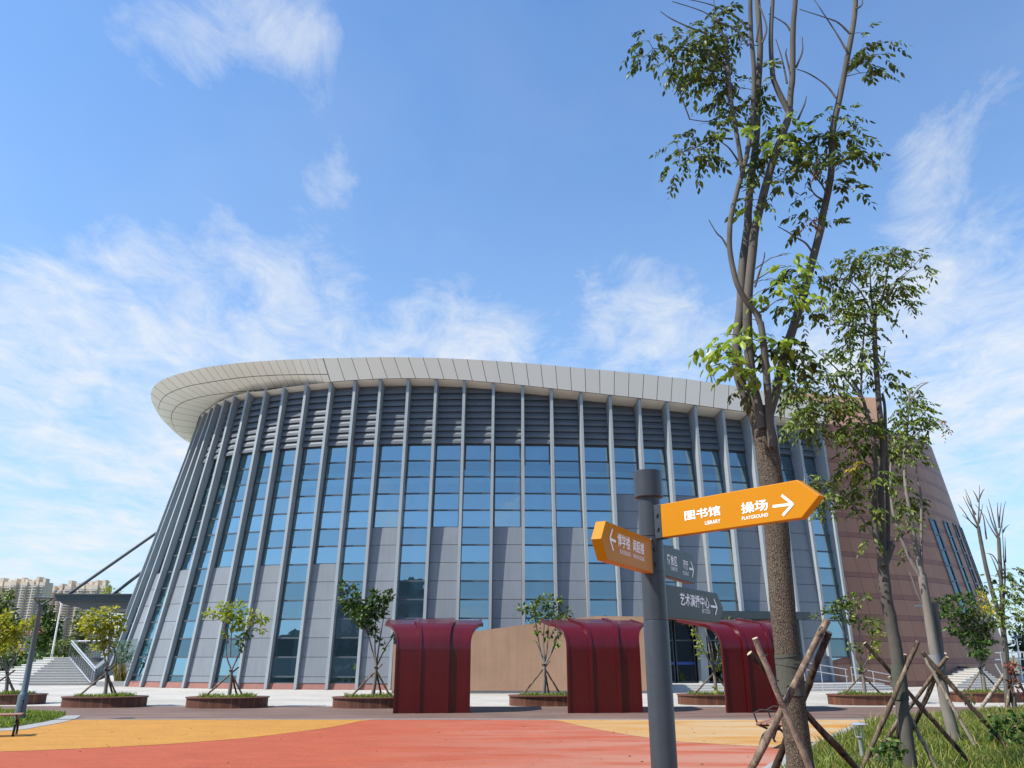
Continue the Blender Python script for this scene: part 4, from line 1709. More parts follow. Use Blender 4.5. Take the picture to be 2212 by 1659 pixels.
CT1 = [(1399, 86, 26, 20), (1396, 126, 22, 14), (1442, 109, 32, 18), (1442, 142, 18, 14), (1489, 86, 32, 26), (1515, 109, 40, 30), (1532, 66, 28, 20), (1552, 50, 24, 20), (1482, 149, 32, 22), (1515, 155, 35, 24), (1548, 139, 32, 30), (1586, 99, 22, 22), (1562, 22, 18, 20), (1591, 60, 12, 18),
       (1548, 198, 24, 26), (1561, 231, 22, 22), (1598, 192, 22, 22), (1601, 231, 18, 18), (1528, 271, 30, 14), (1558, 284, 22, 16), (1459, 312, 20, 12), (1465, 357, 24, 15), (1498, 317, 22, 12), (1502, 344, 28, 15), (1532, 324, 20, 16),
       (1657, 185, 14, 26), (1647, 225, 14, 22), (1674, 159, 12, 18), (1664, 314, 26, 18), (1697, 308, 28, 18), (1713, 331, 24, 18), (1664, 347, 24, 18), (1637, 357, 22, 18), (1627, 407, 20, 12), (1621, 433, 18, 12),
       (1796, 248, 24, 14), (1832, 255, 22, 12), (1773, 288, 28, 18), (1812, 298, 28, 18), (1846, 291, 16, 14), (1779, 317, 28, 18), (1826, 324, 24, 17), (1856, 337, 18, 14), (1746, 357, 24, 14), (1720, 370, 18, 12), (1779, 350, 24, 14), (1822, 357, 20, 13), (1806, 397, 24, 13), (1846, 410, 20, 13), (1690, 393, 10, 7),
       (1872, 73, 14, 12), (1879, 99, 18, 16), (1905, 86, 10, 9), (1872, 132, 18, 16), (1859, 159, 16, 14), (1892, 159, 12, 10), (1905, 116, 9, 9), (1746, 430, 16, 6), (1760, 446, 9, 10), (1743, 470, 16, 16), (1796, 483, 10, 8),
       (1676, 650, 16, 9), (1702, 666, 18, 11), (1763, 613, 22, 14), (1776, 584, 22, 8), (1750, 636, 10, 6), (1744, 679, 22, 13), (1723, 594, 22, 14), (1697, 626, 22, 16),
       (1687, 746, 30, 18), (1693, 763, 30, 18), (1719, 739, 20, 10), (1693, 805, 26, 13), (1729, 772, 22, 13), (1712, 796, 20, 12), (1719, 829, 22, 14), (1587, 842, 18, 10), (1606, 760, 14, 12), (1670, 730, 14, 10)]
CT1B = [(1594, 282, 18, 10), (1697, 274, 22, 15), (1684, 300, 18, 10), (1705, 547, 12, 9), (1710, 573, 20, 12), (1670, 605, 13, 6), (1660, 623, 20, 9), (1718, 636, 16, 11), (1530, 746, 22, 6), (1567, 759, 18, 10), (1573, 786, 22, 12), (1593, 732, 14, 9), (1564, 723, 14, 6), (1653, 805, 22, 12), (1666, 746, 20, 12), (1606, 690, 16, 9), (1620, 440, 14, 8), (1600, 800, 10, 10)]
twm = lm_
lv = Leaves()
clusters(lv, CT1, Y1, .0215, .22, .095, 4, .9, sm_, twm, jit=.35)
lv.build('crown', M['leaf'], tree, .47)
lv = Leaves()
clusters(lv, CT1B, Y1 - .35, .024, .22, .125, 3, .8, sm_, twm, jit=.2)
lv.build('fresh_leaves', M['leaf_bright'], tree, .46, 'fresh bright green leaves')
lv = Leaves()
clusters(lv, [(1763, 373, 7, 14), (1750, 485, 8, 12), (1752, 470, 6, 8), (1735, 348, 5, 6)], Y1, .09, .10, .06, 2, .6, sm_, None)
lv.build('dry_leaves', M['leaf_dry'], tree, .4, 'withered brown leaves')
lm_.build('limbs', M['bark_smooth'], tree, smooth=True)


def wrap_mesh(axis, r, m, parent, n=18):
    """cloth band around a trunk, with two turns of wire"""
    mb = MB()
    mb.tube(axis, [r * R.uniform(.99, 1.03) for _ in axis], n, cap=False)
    w = mb.build('trunk_wrap', m, parent, smooth=True)
    return w


a_ = [at_y(1702, 1414, Y1), at_y(1706, 1450, Y1), at_y(1710, 1490, Y1), at_y(1711, 1502, Y1)]
wrap_mesh(a_, 28 * m_per_px(Y1, 1450), M['wrap'], tree)
mb = MB()
for (y_, tl) in ((1418, .02), (1441, -.025), (1479, .03)):
    c = at_y(1703 + (y_ - 1418) * .12, y_, Y1)
    rr2 = 29 * m_per_px(Y1, y_)
    mb.tube([c + Vector((math.cos(a) * rr2, math.sin(a) * rr2, tl * math.cos(a))) for a in np.linspace(0, 2 * math.pi, 22)], .004, 5)
mb.build('tie_wire', M['wire'], tree)


def stake(name, p, q, r0, r1, label, m, group='timber props lashed to the trunks'):
    """a single timber prop: p is its foot, q its sawn head"""
    o = thing(name, label, 'tree prop', p, group)
    mb = MB()
    pole(mb, p, q, r0, r1, 10, .006)
    mb.build('timber', m, o, smooth=True)
    mb = MB()
    d = (Vector(q) - Vector(p)).normalized()
    mb.tube([Vector(q) - d * .004, Vector(q) + d * .003], r1 * .97, 10)
    mb.build('sawn_end', M['cut'], o)
    return o


def prop(pxt, pyt, tt, pxb, pyb, tb, w, label, m):
    top = at_t(pxt, pyt, tt)
    bot = at_t(pxb, pyb, tb)
    d = bot - top
    g_ = top + d * ((.03 - top.z) / d.z)
    stake('timber_prop', g_, top, w * .5 * tt / F * 1.03, w * .5 * tt / F * .95, label, m)


prop(1786, 1341, 7.75, 1622, 1662, 7.15, 15, 'thick brown prop with the highest head, crossing before the tall trunk', M['stake'])
prop(1631, 1379, 7.45, 1750, 1662, 7.25, 14, 'pale grey prop leaning left in front of the tall trunk, split head', M['stake_pale'])
prop(1791, 1366, 8.15, 1679, 1647, 8.35, 15, 'dark rough prop just behind the thick brown one, right of the tall trunk', M['stake_dark'])
prop(1619, 1411, 8.2, 1838, 1646, 8.05, 14, 'dark prop running behind the tall trunk down to the right grass', M['stake_dark'])
for (px, py, t_, w) in ((1727, 1432, 7.62, 10), (1672, 1472, 7.42, 9), (1690, 1517, 7.35, 10), (1650, 1415, 7.46, 9), (1711, 1480, 7.55, 10)):
    c = at_t(px, py, t_)
    rr2 = w * t_ / F
    mb = MB()
    mb.tube([c + Vector((math.cos(a) * rr2 * 1.1, math.sin(a) * rr2, .3 * rr2 * math.cos(a + 1))) for a in np.linspace(0, 2 * math.pi, 16)], .004, 5)
    mb.build('lashing', M['wire'], tree)

# ------------------------------------------------------------------ second and third street trees
Y2 = 12.35
foot2 = at_y(1969, 1670, Y2)
foot2.z = .05
tree2 = thing('slender_tree', 'slender grey tree with several upright limbs and bushy green top, mid right', 'tree', foot2)
tm, sm_ = MB(), []
stem(tm, [(1972, 1690), (1967, 1657), (1954, 1561), (1943, 1480), (1939, 1425), (1925, 1343), (1914, 1289), (1907, 1215), (1905, 1190)], Y2, 30, 22, 14, .03, sm_, .004)
stem(tm, [(1907, 1222), (1896, 1175), (1890, 1140), (1889, 1077), (1891, 994), (1883, 928), (1872, 890), (1861, 855), (1840, 820)], Y2 - .1, 15, 5, 10, .04, sm_)
stem(tm, [(1910, 1222), (1905, 1150), (1903, 1044), (1907, 960), (1899, 878), (1893, 796), (1890, 740), (1889, 692), (1892, 668)], Y2, 15, 8, 10, .04, sm_)
stem(tm, [(1909, 1225), (1925, 1180), (1929, 1176)], Y2, 16, 15, 10, .04)
stem(tm, [(1912, 1225), (1918, 1150), (1916, 1030), (1913, 940), (1911, 878), (1906, 850)], Y2 + .1, 11, 5, 10, .04, sm_)
for t_ in ([(1889, 692), (1905, 650), (1915, 600), (1924, 554)], [(1889, 690), (1920, 640), (1945, 600), (1968, 580)], [(1889, 692), (1882, 640), (1880, 600), (1879, 570)], [(1889, 690), (1865, 640), (1840, 610), (1815, 600)],
           [(1884, 1156), (1865, 1125), (1845, 1093), (1805, 1057), (1760, 1042)], [(1868, 1004), (1855, 975), (1838, 951), (1795, 892), (1765, 852)], [(1858, 858), (1828, 819), (1789, 779), (1770, 763)], [(1860, 850), (1862, 780), (1868, 700), (1870, 680)],
           [(1840, 812), (1800, 812), (1765, 812)], [(1893, 720), (1893, 760), (1905, 790), (1912, 756)], [(1888, 920), (1845, 870), (1815, 872)], [(1855, 718), (1838, 705), (1815, 700), (1792, 703)]):
    stem(tm, t_, Y2 + R.uniform(-.2, .2), 5, 2, 6, .1, sm_)
CT2 = [(1829, 562), (1855, 554), (1882, 552), (1905, 552), (1922, 546), (1943, 541, 14, 8), (1956, 536, 8, 6), (1816, 589), (1842, 585), (1882, 578), (1908, 570), (1974, 562, 12, 7), (2001, 554, 12, 6), (1990, 578, 9, 7), (1966, 605, 8, 8),
       (1789, 631, 16, 10), (1816, 622), (1842, 636), (1869, 634), (1895, 628), (1908, 607), (1935, 613), (1948, 620), (1776, 650, 10, 7), (1797, 668), (1824, 658), (1829, 681), (1855, 655), (1855, 679), (1882, 652), (1922, 650), (1956, 656, 14, 8), (1914, 679, 9, 7),
       (1850, 700), (1824, 721), (1855, 718), (1900, 712, 14, 8), (1829, 750), (1855, 745), (1842, 779), (1869, 785), (1882, 758, 14, 12), (1776, 766, 12, 8), (1797, 761, 11, 8), (1755, 790, 12, 10), (1750, 808), (1821, 808), (1855, 808), (1919, 800, 14, 9), (1908, 819), (1924, 835, 9, 8),
       (1697, 851), (1718, 837), (1739, 835), (1760, 851), (1787, 837), (1797, 859), (1723, 864), (1739, 896), (1712, 901), (1760, 877), (1776, 875), (1816, 872), (1837, 880), (1755, 922), (1842, 917), (1869, 912),
       (1729, 898), (1746, 928), (1769, 928), (1779, 880), (1812, 868), (1845, 898), (1861, 928), (1828, 944), (1845, 971), (1894, 918), (1921, 925), (1870, 950), (1895, 960),
       (1739, 1034, 12, 8), (1762, 1047), (1789, 1030), (1812, 1011), (1845, 1011), (1871, 1024), (1779, 1063), (1828, 1070), (1861, 1063), (1795, 1103, 10, 6), (1772, 1077), (1904, 1030), (1888, 1126, 9, 9), (1878, 1153, 10, 8), (1870, 1095)]
lv = Leaves()
clusters(lv, [(c + (17, 12))[:4] for c in CT2], Y2, .046, .25, .105, 4, .8, sm_, tm, jit=.5)
lv.build('crown', M['leaf_mid'], tree2, .42)
lv = Leaves()
clusters(lv, [(1850, 1010, 10, 4), (1845, 1000, 8, 4), (1912, 948, 5, 4)], Y2 - .3, .08, .15, .08, 3, .6)
lv.build('yellow_leaves', M['leaf_yellow'], tree2, .42, 'a few yellow leaves')
tm.build('trunk', M['bark_smooth'], tree2, smooth=True)
wrap_mesh([at_y(1940, 1436, Y2), at_y(1943, 1470, Y2), at_y(1946, 1500, Y2), at_y(1947, 1512, Y2)], 15.5 * m_per_px(Y2, 1470), M['wrap'], tree2)

Y3 = 16.1
foot3 = at_y(2068, 1618, Y3)
foot3.z = .05
tree3 = thing('slender_tree', 'slim pale grey tree with twin stems and thin foliage, right of the middle', 'tree', foot3)
tm, sm_ = MB(), []
stem(tm, [(2074, 1635), (2066, 1612), (2056, 1572), (2046, 1534), (2037, 1490), (2030, 1452), (2019, 1411), (2008, 1343), (1997, 1275), (1991, 1238)], Y3, 27, 17, 14, .03, sm_)
stem(tm, [(2037, 1455), (2032, 1411), (2026, 1360), (2020, 1318), (2019, 1302)], Y3 + .1, 15, 13, 10, .03)
stem(tm, [(1994, 1262), (1985, 1215), (1977, 1176), (1968, 1120), (1960, 1077), (1955, 1030), (1954, 985), (1958, 944), (1962, 890), (1965, 845)], Y3, 12, 4, 10, .03, sm_)
stem(tm, [(1992, 1240), (1990, 1180), (1990, 1077), (1983, 1040), (1977, 1005)], Y3, 7, 4, 8, .03, sm_)
stem(tm, [(1990, 1250), (1965, 1205), (1944, 1153), (1927, 1093), (1924, 1011), (1930, 960)], Y3, 9, 4, 8, .03, sm_)
for t_ in ([(1965, 870), (1985, 838), (2005, 826)], [(1960, 955), (1990, 930), (2025, 908)], [(1958, 930), (1945, 905), (1940, 895)], [(2010, 1330), (1985, 1290), (1965, 1235)]):
    stem(tm, t_, Y3, 4, 2, 6, .1, sm_)
CT3 = [(1944, 891), (1967, 875), (1987, 878), (1994, 905), (1967, 911), (1970, 852, 12, 7), (1978, 838, 14, 5), (1927, 951), (1944, 971), (1917, 977), (1967, 958), (1985, 935, 12, 8), (1931, 1030), (1977, 997, 14, 6), (1910, 1058, 12, 8), (1951, 1080, 14, 14), (1970, 1097, 14, 12), (1977, 1083, 12, 10), (1970, 1186, 8, 7), (1945, 1050, 10, 8), (1955, 1110, 12, 12), (1960, 1145, 9, 8)]
lv = Leaves()
clusters(lv, [(c + (17, 12))[:4] for c in CT3], Y3, .075, .26, .115, 4, .8, sm_, tm, jit=.5)
lv.build('crown', M['leaf_mid'], tree3, .42)
lv = Leaves()
clusters(lv, [(2027, 913, 14, 6), (2040, 925, 5, 3)], Y3, .06, .15, .08, 3, .6, sm_, tm)
lv.build('dry_leaves', M['leaf_dry'], tree3, .42, 'withered brown leaves at a branch tip')
tm.build('trunk', M['bark_pale'], tree3, smooth=True)
wrap_mesh([at_y(2016, 1413, Y3), at_y(2020, 1428, Y3), at_y(2025, 1447, Y3)], 13 * m_per_px(Y3, 1430), M['wrap_pale'], tree3)

prop(1983, 1386, 11.45, 1864, 1657, 11.25, 10, 'brown prop leaning right with a knotty head, before the slender tree', M['stake'])
prop(1921, 1462, 11.6, 2023, 1660, 11.2, 8, 'thin pale prop running down right in front of the slender tree', M['stake_pale'])
prop(1868, 1389, 12.2, 2105, 1658, 11.6, 9, 'long dark prop passing behind the slender tree to the lower right', M['stake_dark'])
prop(1955, 1414, 12.2, 1937, 1615, 12.3, 7, 'dark upright prop half hidden behind the slender tree', M['stake_dark'])
prop(1962, 1520, 12.3, 1895, 1632, 12.6, 9, 'short pale prop low behind the slender tree, left side', M['stake'])
prop(2046, 1419, 14.9, 1963, 1530, 15.3, 8, 'grey prop with a freshly cut pale head at the pale tree', M['stake'])
prop(2041, 1411, 15.6, 1969, 1578, 16.6, 8, 'dark prop crossing left behind the pale tree', M['stake_dark'])
prop(1993, 1410, 15.2, 2176, 1614, 14.0, 9, 'longest dark prop from the pale tree to the right edge grass', M['stake_dark'])
prop(1998, 1422, 14.8, 2116, 1628, 13.9, 7, 'thin whitish prop leaning before the pale tree', M['stake_pale'])
prop(2030, 1450, 15.6, 1985, 1550, 16.4, 5, 'thinnest dark prop behind the pale tree', M['stake_dark'])

# bare trees at the right edge
Y4 = 26.0
for (nm, lab, ft, tr_, fan, lc) in (
        ('bare_tree', 'bare tree with a fan of leafless branches beside the drum, further left of two', (2177, 1533),
         [(2177, 1533), (2172, 1440), (2165, 1350), (2149, 1298), (2131, 1230), (2119, 1171), (2113, 1137)],
         [[(2113, 1137), (2103, 1110), (2095, 1080), (2084, 1056)], [(2113, 1137), (2098, 1108), (2080, 1072)], [(2112, 1140), (2095, 1125), (2082, 1105), (2070, 1090)], [(2113, 1137), (2115, 1090), (2116, 1048)], [(2114, 1085), (2108, 1070), (2102, 1060)], [(2115, 1130), (2119, 1110), (2123, 1088)], [(2113, 1143), (2095, 1125), (2078, 1112)], [(2115, 1078), (2122, 1062), (2127, 1056)], [(2131, 1165), (2123, 1112), (2107, 1090)], [(2108, 1112), (2092, 1085), (2086, 1066)]], []),
        ('bare_tree', 'bare tree with thick forked limbs and leafy lower half at the right edge', (2194, 1535),
         [(2194, 1535), (2179, 1470), (2173, 1401), (2167, 1351), (2165, 1298), (2161, 1230), (2157, 1161)],
         [[(2157, 1161), (2146, 1120), (2140, 1095), (2135, 1078)], [(2157, 1161), (2164, 1130), (2168, 1100), (2173, 1082)], [(2158, 1140), (2160, 1110), (2163, 1086)], [(2157, 1161), (2143, 1130), (2137, 1110), (2131, 1092)], [(2155, 1163), (2140, 1140), (2125, 1110)], [(2158, 1135), (2155, 1105), (2155, 1085)], [(2168, 1340), (2170, 1260), (2167, 1180), (2164, 1120)], [(2168, 1300), (2172, 1230), (2166, 1200)], [(2172, 1215), (2171, 1160)], [(2160, 1225), (2145, 1200), (2130, 1195)], [(2166, 1150), (2172, 1140), (2180, 1133)], [(2160, 1250), (2147, 1215), (2137, 1195)]],
         [(2182, 1230, 20, 10), (2195, 1245, 18, 10), (2170, 1250, 18, 10), (2190, 1270, 22, 12), (2165, 1275, 16, 10), (2200, 1290, 14, 10), (2175, 1295, 18, 12), (2195, 1315, 18, 12), (2185, 1335, 20, 12), (2205, 1330, 16, 10), (2165, 1330, 18, 12), (2150, 1315, 14, 10), (2120, 1258, 10, 8), (2130, 1245, 8, 6), (2175, 1350, 14, 8)])):
    f_ = at_y(ft[0], ft[1], Y4)
    f_.z = 0
    o_ = thing(nm, lab, 'tree', f_, 'bare trees at the right edge')
    tm, sm_ = MB(), []
    stem(tm, tr_, Y4, 11, 7, 10, .04, sm_)
    for b_ in fan:
        stem(tm, b_, Y4 + R.uniform(-.5, .5), 3.6, .8, 6, .1, sm_)
    if lc:
        lv = Leaves()
        clusters(lv, lc, Y4, .06, .26, .13, 4, .8, sm_, tm, jit=.5)
        lv.build('crown', M['leaf_mid'], o_, .42)
    tm.build('trunk', M['bark_smooth'], o_, smooth=True)
prop(2173, 1452, 25.0, 2116, 1534, 23.5, 7, 'pale prop at the right edge trees, leaning left', M['stake_pale'])
prop(2189, 1417, 25.2, 2174, 1536, 23.6, 5, 'reddish upright prop between the two bare trees', M['stake'])
prop(2178, 1432, 25.0, 2240, 1545, 24.0, 6, 'grey prop leaning right at the picture edge', M['stake'])

# ------------------------------------------------------------------ planters and their trees
PL = [  # px centre, front foot y, half width px, label
    (5, 1523, 86, 'oval timber planter cut by the left edge, behind the blue-grey lamp'),
    (224, 1529.5, 87, 'oval timber planter second from the left, before the granite stairs'),
    (489.5, 1531, 85.5, 'oval timber planter before the left half of the fins, with a yellowish sapling'),
    (805, 1531, 86, 'oval timber planter partly hidden by the left red shelter'),
    (1186, 1526, 86, 'oval timber planter between the left and middle red shelters'),
    (1552, 1523.5, 86, 'oval timber planter before the entrance doors, behind the right red shelter'),
    (1876, 1524, 83, 'oval timber planter before the brown drum, beside the slender tree props'),
    (2133, 1518, 78, 'oval timber planter furthest right, before the right stairs'),
]
PLC = []


def sup(n, a, b, e=2.5):
    o = []
    for k in range(n):
        t = 2 * math.pi * k / n
        c, s_ = math.cos(t), math.sin(t)
        o.append((a * math.copysign(abs(c) ** (2 / e), c), b * math.copysign(abs(s_) ** (2 / e), s_)))
    return o


def make_planter(c, a, b, label):
    th = thing('timber_planter', label, 'planter', c, 'oval timber planters along the plaza')
    n = 72
    H = .335
    mb = MB()
    lo, hi, lo2 = sup(n, a, b), sup(n, a, b), sup(n, a - .06, b - .06)
    L = 0
    us = [0]
    for k in range(n):
        p, q_ = lo[k], lo[(k + 1) % n]
        us.append(us[-1] + math.hypot(p[0] - q_[0], p[1] - q_[1]))
    for k in range(n):
        p, q_ = lo[k], lo[(k + 1) % n]
        mb.quad((c.x + p[0], c.y + p[1], .0), (c.x + q_[0], c.y + q_[1], .0), (c.x + q_[0], c.y + q_[1], H - .035), (c.x + p[0], c.y + p[1], H - .035),
                [(us[k], 0), (us[k + 1], 0), (us[k + 1], 1), (us[k], 1)])
    mb.build('side_boards', M['planter'], th, uv=True)
    mb = MB()
    A, B = sup(n, a + .04, b + .04), sup(n, a - .30, b - .26)
    for k in range(n):
        k2 = (k + 1) % n
        ring = lambda q_, z: (c.x + q_[0], c.y + q_[1], z)
        mb.hexa([ring(A[k], H - .035), ring(A[k2], H - .035), ring(B[k2], H - .035), ring(B[k], H - .035)], [ring(A[k], H), ring(A[k2], H), ring(B[k2], H), ring(B[k], H)])
    mb.build('rim', M['planter_rim'], th)
    mb = MB()
    B2 = sup(n, a - .29, b - .25)
    mb.add([(c.x + p[0], c.y + p[1], H - .06) for p in B2], [tuple(range(n))])
    mb.build('soil', M['soil'], th)
    poly = [(c.x + p[0] * .93, c.y + p[1] * .93) for p in B2]
    gm_ = grass('x', poly, 900, .06, .22, H - .06, 0, .014, int(c.x * 10) + 50)
    o = gm_.build('grass', M['grass'], th)
    o["kind"] = "stuff"
    return th


for (px, py, hw, lab) in PL:
    f_ = at_z(px, py)
    a = 86 * .001 * 0 + hw / F * (f_.y * CT - EYE * ST + .7)
    c = Vector((f_.x * (f_.y + .8) / f_.y, f_.y + .8, 0))
    PLC.append((c, a))
    make_planter(c, a, .80, lab)

SAP = [
    dict(lab='sapling with russet and olive leaves in the planter at the left edge', base=(12, 1505), fork=(16, 1452), m='leaf_olive',
         cr=[(8, 1339, 18, 22), (16, 1364, 16, 14), (5, 1372, 18, 20), (33, 1364, 18, 14), (46, 1356, 16, 12), (41, 1380, 16, 12), (66, 1350, 16, 11), (74, 1339, 14, 10), (5, 1405, 14, 12), (25, 1397, 14, 10), (-15, 1350, 20, 20), (-20, 1390, 20, 16), (45, 1400, 10, 8)], ex=('leaf_dry', 'russet leaves', [(74, 1366, 16, 6), (90, 1357, 9, 5)]),
         br=[[(16, 1452), (10, 1420), (8, 1370), (8, 1330)], [(16, 1452), (30, 1420), (40, 1380)], [(16, 1452), (40, 1410), (66, 1355)], [(14, 1452), (0, 1420), (-10, 1380)]]),
    dict(lab='bushy olive green sapling in the planter before the granite stairs', base=(227, 1502), fork=(231, 1445), m='leaf_olive',
         cr=[(229, 1321, 20, 10), (204, 1330, 22, 12), (245, 1316, 12, 8), (191, 1351, 20, 13), (218, 1349, 26, 15), (245, 1343, 22, 15), (259, 1338, 11, 10), (204, 1370, 20, 13), (232, 1370, 22, 13), (253, 1360, 16, 12), (232, 1398, 16, 13), (207, 1399, 11, 5), (232, 1409, 10, 9), (184, 1345, 10, 8), (225, 1385, 18, 12)], ex=None,
         br=[[(231, 1445), (226, 1420), (218, 1380), (205, 1345)], [(231, 1445), (236, 1400), (240, 1350), (240, 1325)], [(231, 1445), (246, 1430), (248, 1400)], [(231, 1450), (250, 1436), (250, 1410), (244, 1390)]]),
    dict(lab='yellow green sapling with a wide thin crown before the grey fins', base=(495, 1505), fork=(500, 1447), m='leaf_lime',
         cr=[(458, 1327, 16, 7), (447, 1321, 7, 5), (480, 1313, 16, 10), (510, 1311, 17, 10), (488, 1335, 16, 8), (504, 1330, 22, 12), (531, 1343, 16, 10), (545, 1324, 13, 8), (512, 1354, 16, 10), (488, 1368, 7, 7), (559, 1335, 14, 6), (566, 1338, 14, 7), (562, 1360, 10, 6)], ex=('leaf_mid', 'darker green leaves', [(518, 1381, 13, 11), (534, 1370, 11, 9), (523, 1398, 7, 7), (510, 1340, 14, 8)]),
         br=[[(500, 1447), (490, 1420), (489, 1395), (495, 1340)], [(500, 1447), (516, 1415), (524, 1395), (528, 1350)], [(497, 1420), (499, 1380), (503, 1330)], [(493, 1390), (480, 1340), (455, 1326)], [(526, 1380), (545, 1350), (562, 1338)]]),
    dict(lab='deep green sapling with upswept crown left of the left red shelter', base=(805, 1504), fork=(813, 1440), m='leaf_dark',
         cr=[(741, 1267, 7, 13), (745, 1297, 11, 11), (764, 1278, 9, 9), (756, 1311, 14, 14), (772, 1297, 11, 13), (780, 1324, 22, 16), (770, 1316, 16, 12), (794, 1313, 18, 13), (807, 1297, 14, 11), (810, 1283, 8, 9), (824, 1302, 14, 13), (835, 1289, 11, 11), (843, 1286, 7, 9), (821, 1324, 16, 11), (786, 1343, 14, 11), (805, 1338, 12, 11), (810, 1365, 9, 9), (818, 1384, 6, 7), (848, 1373, 5, 7), (832, 1395, 6, 5), (794, 1356, 10, 8)], ex=None,
         br=[[(813, 1440), (803, 1400), (790, 1350), (770, 1300)], [(813, 1440), (810, 1400), (812, 1340), (815, 1300)], [(813, 1440), (818, 1400), (826, 1350), (835, 1300)], [(813, 1440), (830, 1405), (848, 1375)], [(795, 1370), (765, 1320), (744, 1275)]]),
    dict(lab='light green sapling with many thin stems between the left and middle red shelters', base=(1175, 1502), fork=(1176, 1434), m='leaf_mid',
         cr=[(1127, 1313, 9, 7), (1146, 1319, 16, 10), (1160, 1311, 13, 13), (1181, 1297, 16, 13), (1179, 1321, 22, 11), (1206, 1300, 9, 11), (1198, 1324, 13, 11), (1222, 1324, 15, 10), (1211, 1338, 14, 7), (1162, 1338, 16, 7), (1160, 1360, 7, 8), (1176, 1373, 6, 7), (1190, 1370, 6, 6), (1203, 1365, 10, 9), (1203, 1387, 7, 8), (1155, 1385, 4, 3)], ex=None,
         br=[[(1176, 1434), (1166, 1400), (1160, 1360), (1156, 1325)], [(1176, 1434), (1174, 1390), (1176, 1340)], [(1176, 1434), (1182, 1400), (1184, 1350), (1186, 1305)], [(1178, 1434), (1196, 1400), (1203, 1370), (1200, 1330)], [(1170, 1415), (1158, 1385)], [(1190, 1410), (1210, 1350), (1220, 1328)]]),
    dict(lab='sparse sapling with leaf tufts along bare stems before the entrance doors', base=(1547, 1501), fork=(1541, 1447), m='leaf_lime',
         cr=[(1489, 1341, 16, 4), (1577, 1340, 11, 4), (1500, 1368, 6, 5), (1508, 1381, 7, 7), (1511, 1398, 6, 9), (1517, 1414, 7, 7), (1544, 1436, 13, 9), (1555, 1430, 7, 7), (1547, 1488, 5, 5), (1535, 1345, 12, 4)], ex=('leaf_mid', 'darker green leaves', [(1557, 1395, 7, 11), (1550, 1440, 8, 6)]),
         br=[[(1541, 1447), (1528, 1420), (1515, 1395), (1504, 1365), (1485, 1342)], [(1541, 1447), (1532, 1400), (1525, 1360), (1520, 1342)], [(1545, 1447), (1551, 1410), (1545, 1385), (1556, 1355)], [(1541, 1440), (1537, 1395), (1526, 1365)]]),
    dict(lab='sapling with green and yellow tufts before the brown drum', base=(1869, 1502), fork=(1861, 1450), m='leaf_mid',
         cr=[(1763, 1330, 11, 5), (1788, 1316, 16, 8), (1799, 1305, 11, 7), (1807, 1330, 13, 9), (1823, 1316, 18, 11), (1820, 1300, 9, 7), (1839, 1291, 11, 9), (1842, 1308, 11, 9), (1869, 1291, 9, 6), (1858, 1302, 9, 6), (1834, 1335, 16, 9), (1848, 1346, 13, 9), (1869, 1340, 11, 8), (1878, 1357, 11, 7), (1897, 1338, 11, 7), (1891, 1357, 11, 7), (1834, 1395, 5, 5), (1856, 1398, 9, 9)], ex=('leaf_lime', 'yellow green leaves', [(1902, 1368, 11, 7), (1888, 1384, 11, 9), (1891, 1403, 11, 9), (1880, 1414, 6, 9), (1858, 1441, 6, 6)]),
         br=[[(1861, 1450), (1845, 1415), (1832, 1380), (1825, 1335)], [(1861, 1450), (1857, 1400), (1856, 1350), (1850, 1310)], [(1863, 1450), (1878, 1415), (1885, 1375), (1890, 1345)], [(1828, 1370), (1815, 1350), (1800, 1320)]]),
    dict(lab='dense dark green tree with a yellow patch in the rightmost planter', base=(2128, 1494), fork=(2118, 1440), m='leaf_dark',
         cr=[(2034, 1302, 14, 11), (2054, 1298, 16, 11), (2030, 1321, 14, 11), (2054, 1321, 22, 13), (2086, 1292, 16, 9), (2102, 1286, 13, 7), (2074, 1337, 22, 11), (2054, 1355, 16, 7), (2094, 1311, 18, 11), (2104, 1331, 22, 11), (2074, 1365, 20, 11), (2094, 1357, 22, 13), (2114, 1361, 22, 13), (2134, 1351, 18, 11), (2094, 1381, 18, 13), (2114, 1385, 20, 13), (2134, 1381, 16, 13), (2104, 1405, 14, 11), (2124, 1405, 14, 11), (2118, 1421, 9, 9), (2148, 1340, 12, 10)], ex=('leaf_yellow', 'yellow and withered leaves', [(2130, 1309, 20, 9), (2114, 1319, 17, 8), (2144, 1317, 16, 8), (2124, 1288, 12, 9), (2150, 1326, 10, 6)]),
         br=[[(2118, 1440), (2108, 1400), (2090, 1350), (2060, 1315)], [(2118, 1440), (2116, 1380), (2112, 1320)], [(2118, 1440), (2130, 1390), (2136, 1340)]]),
]
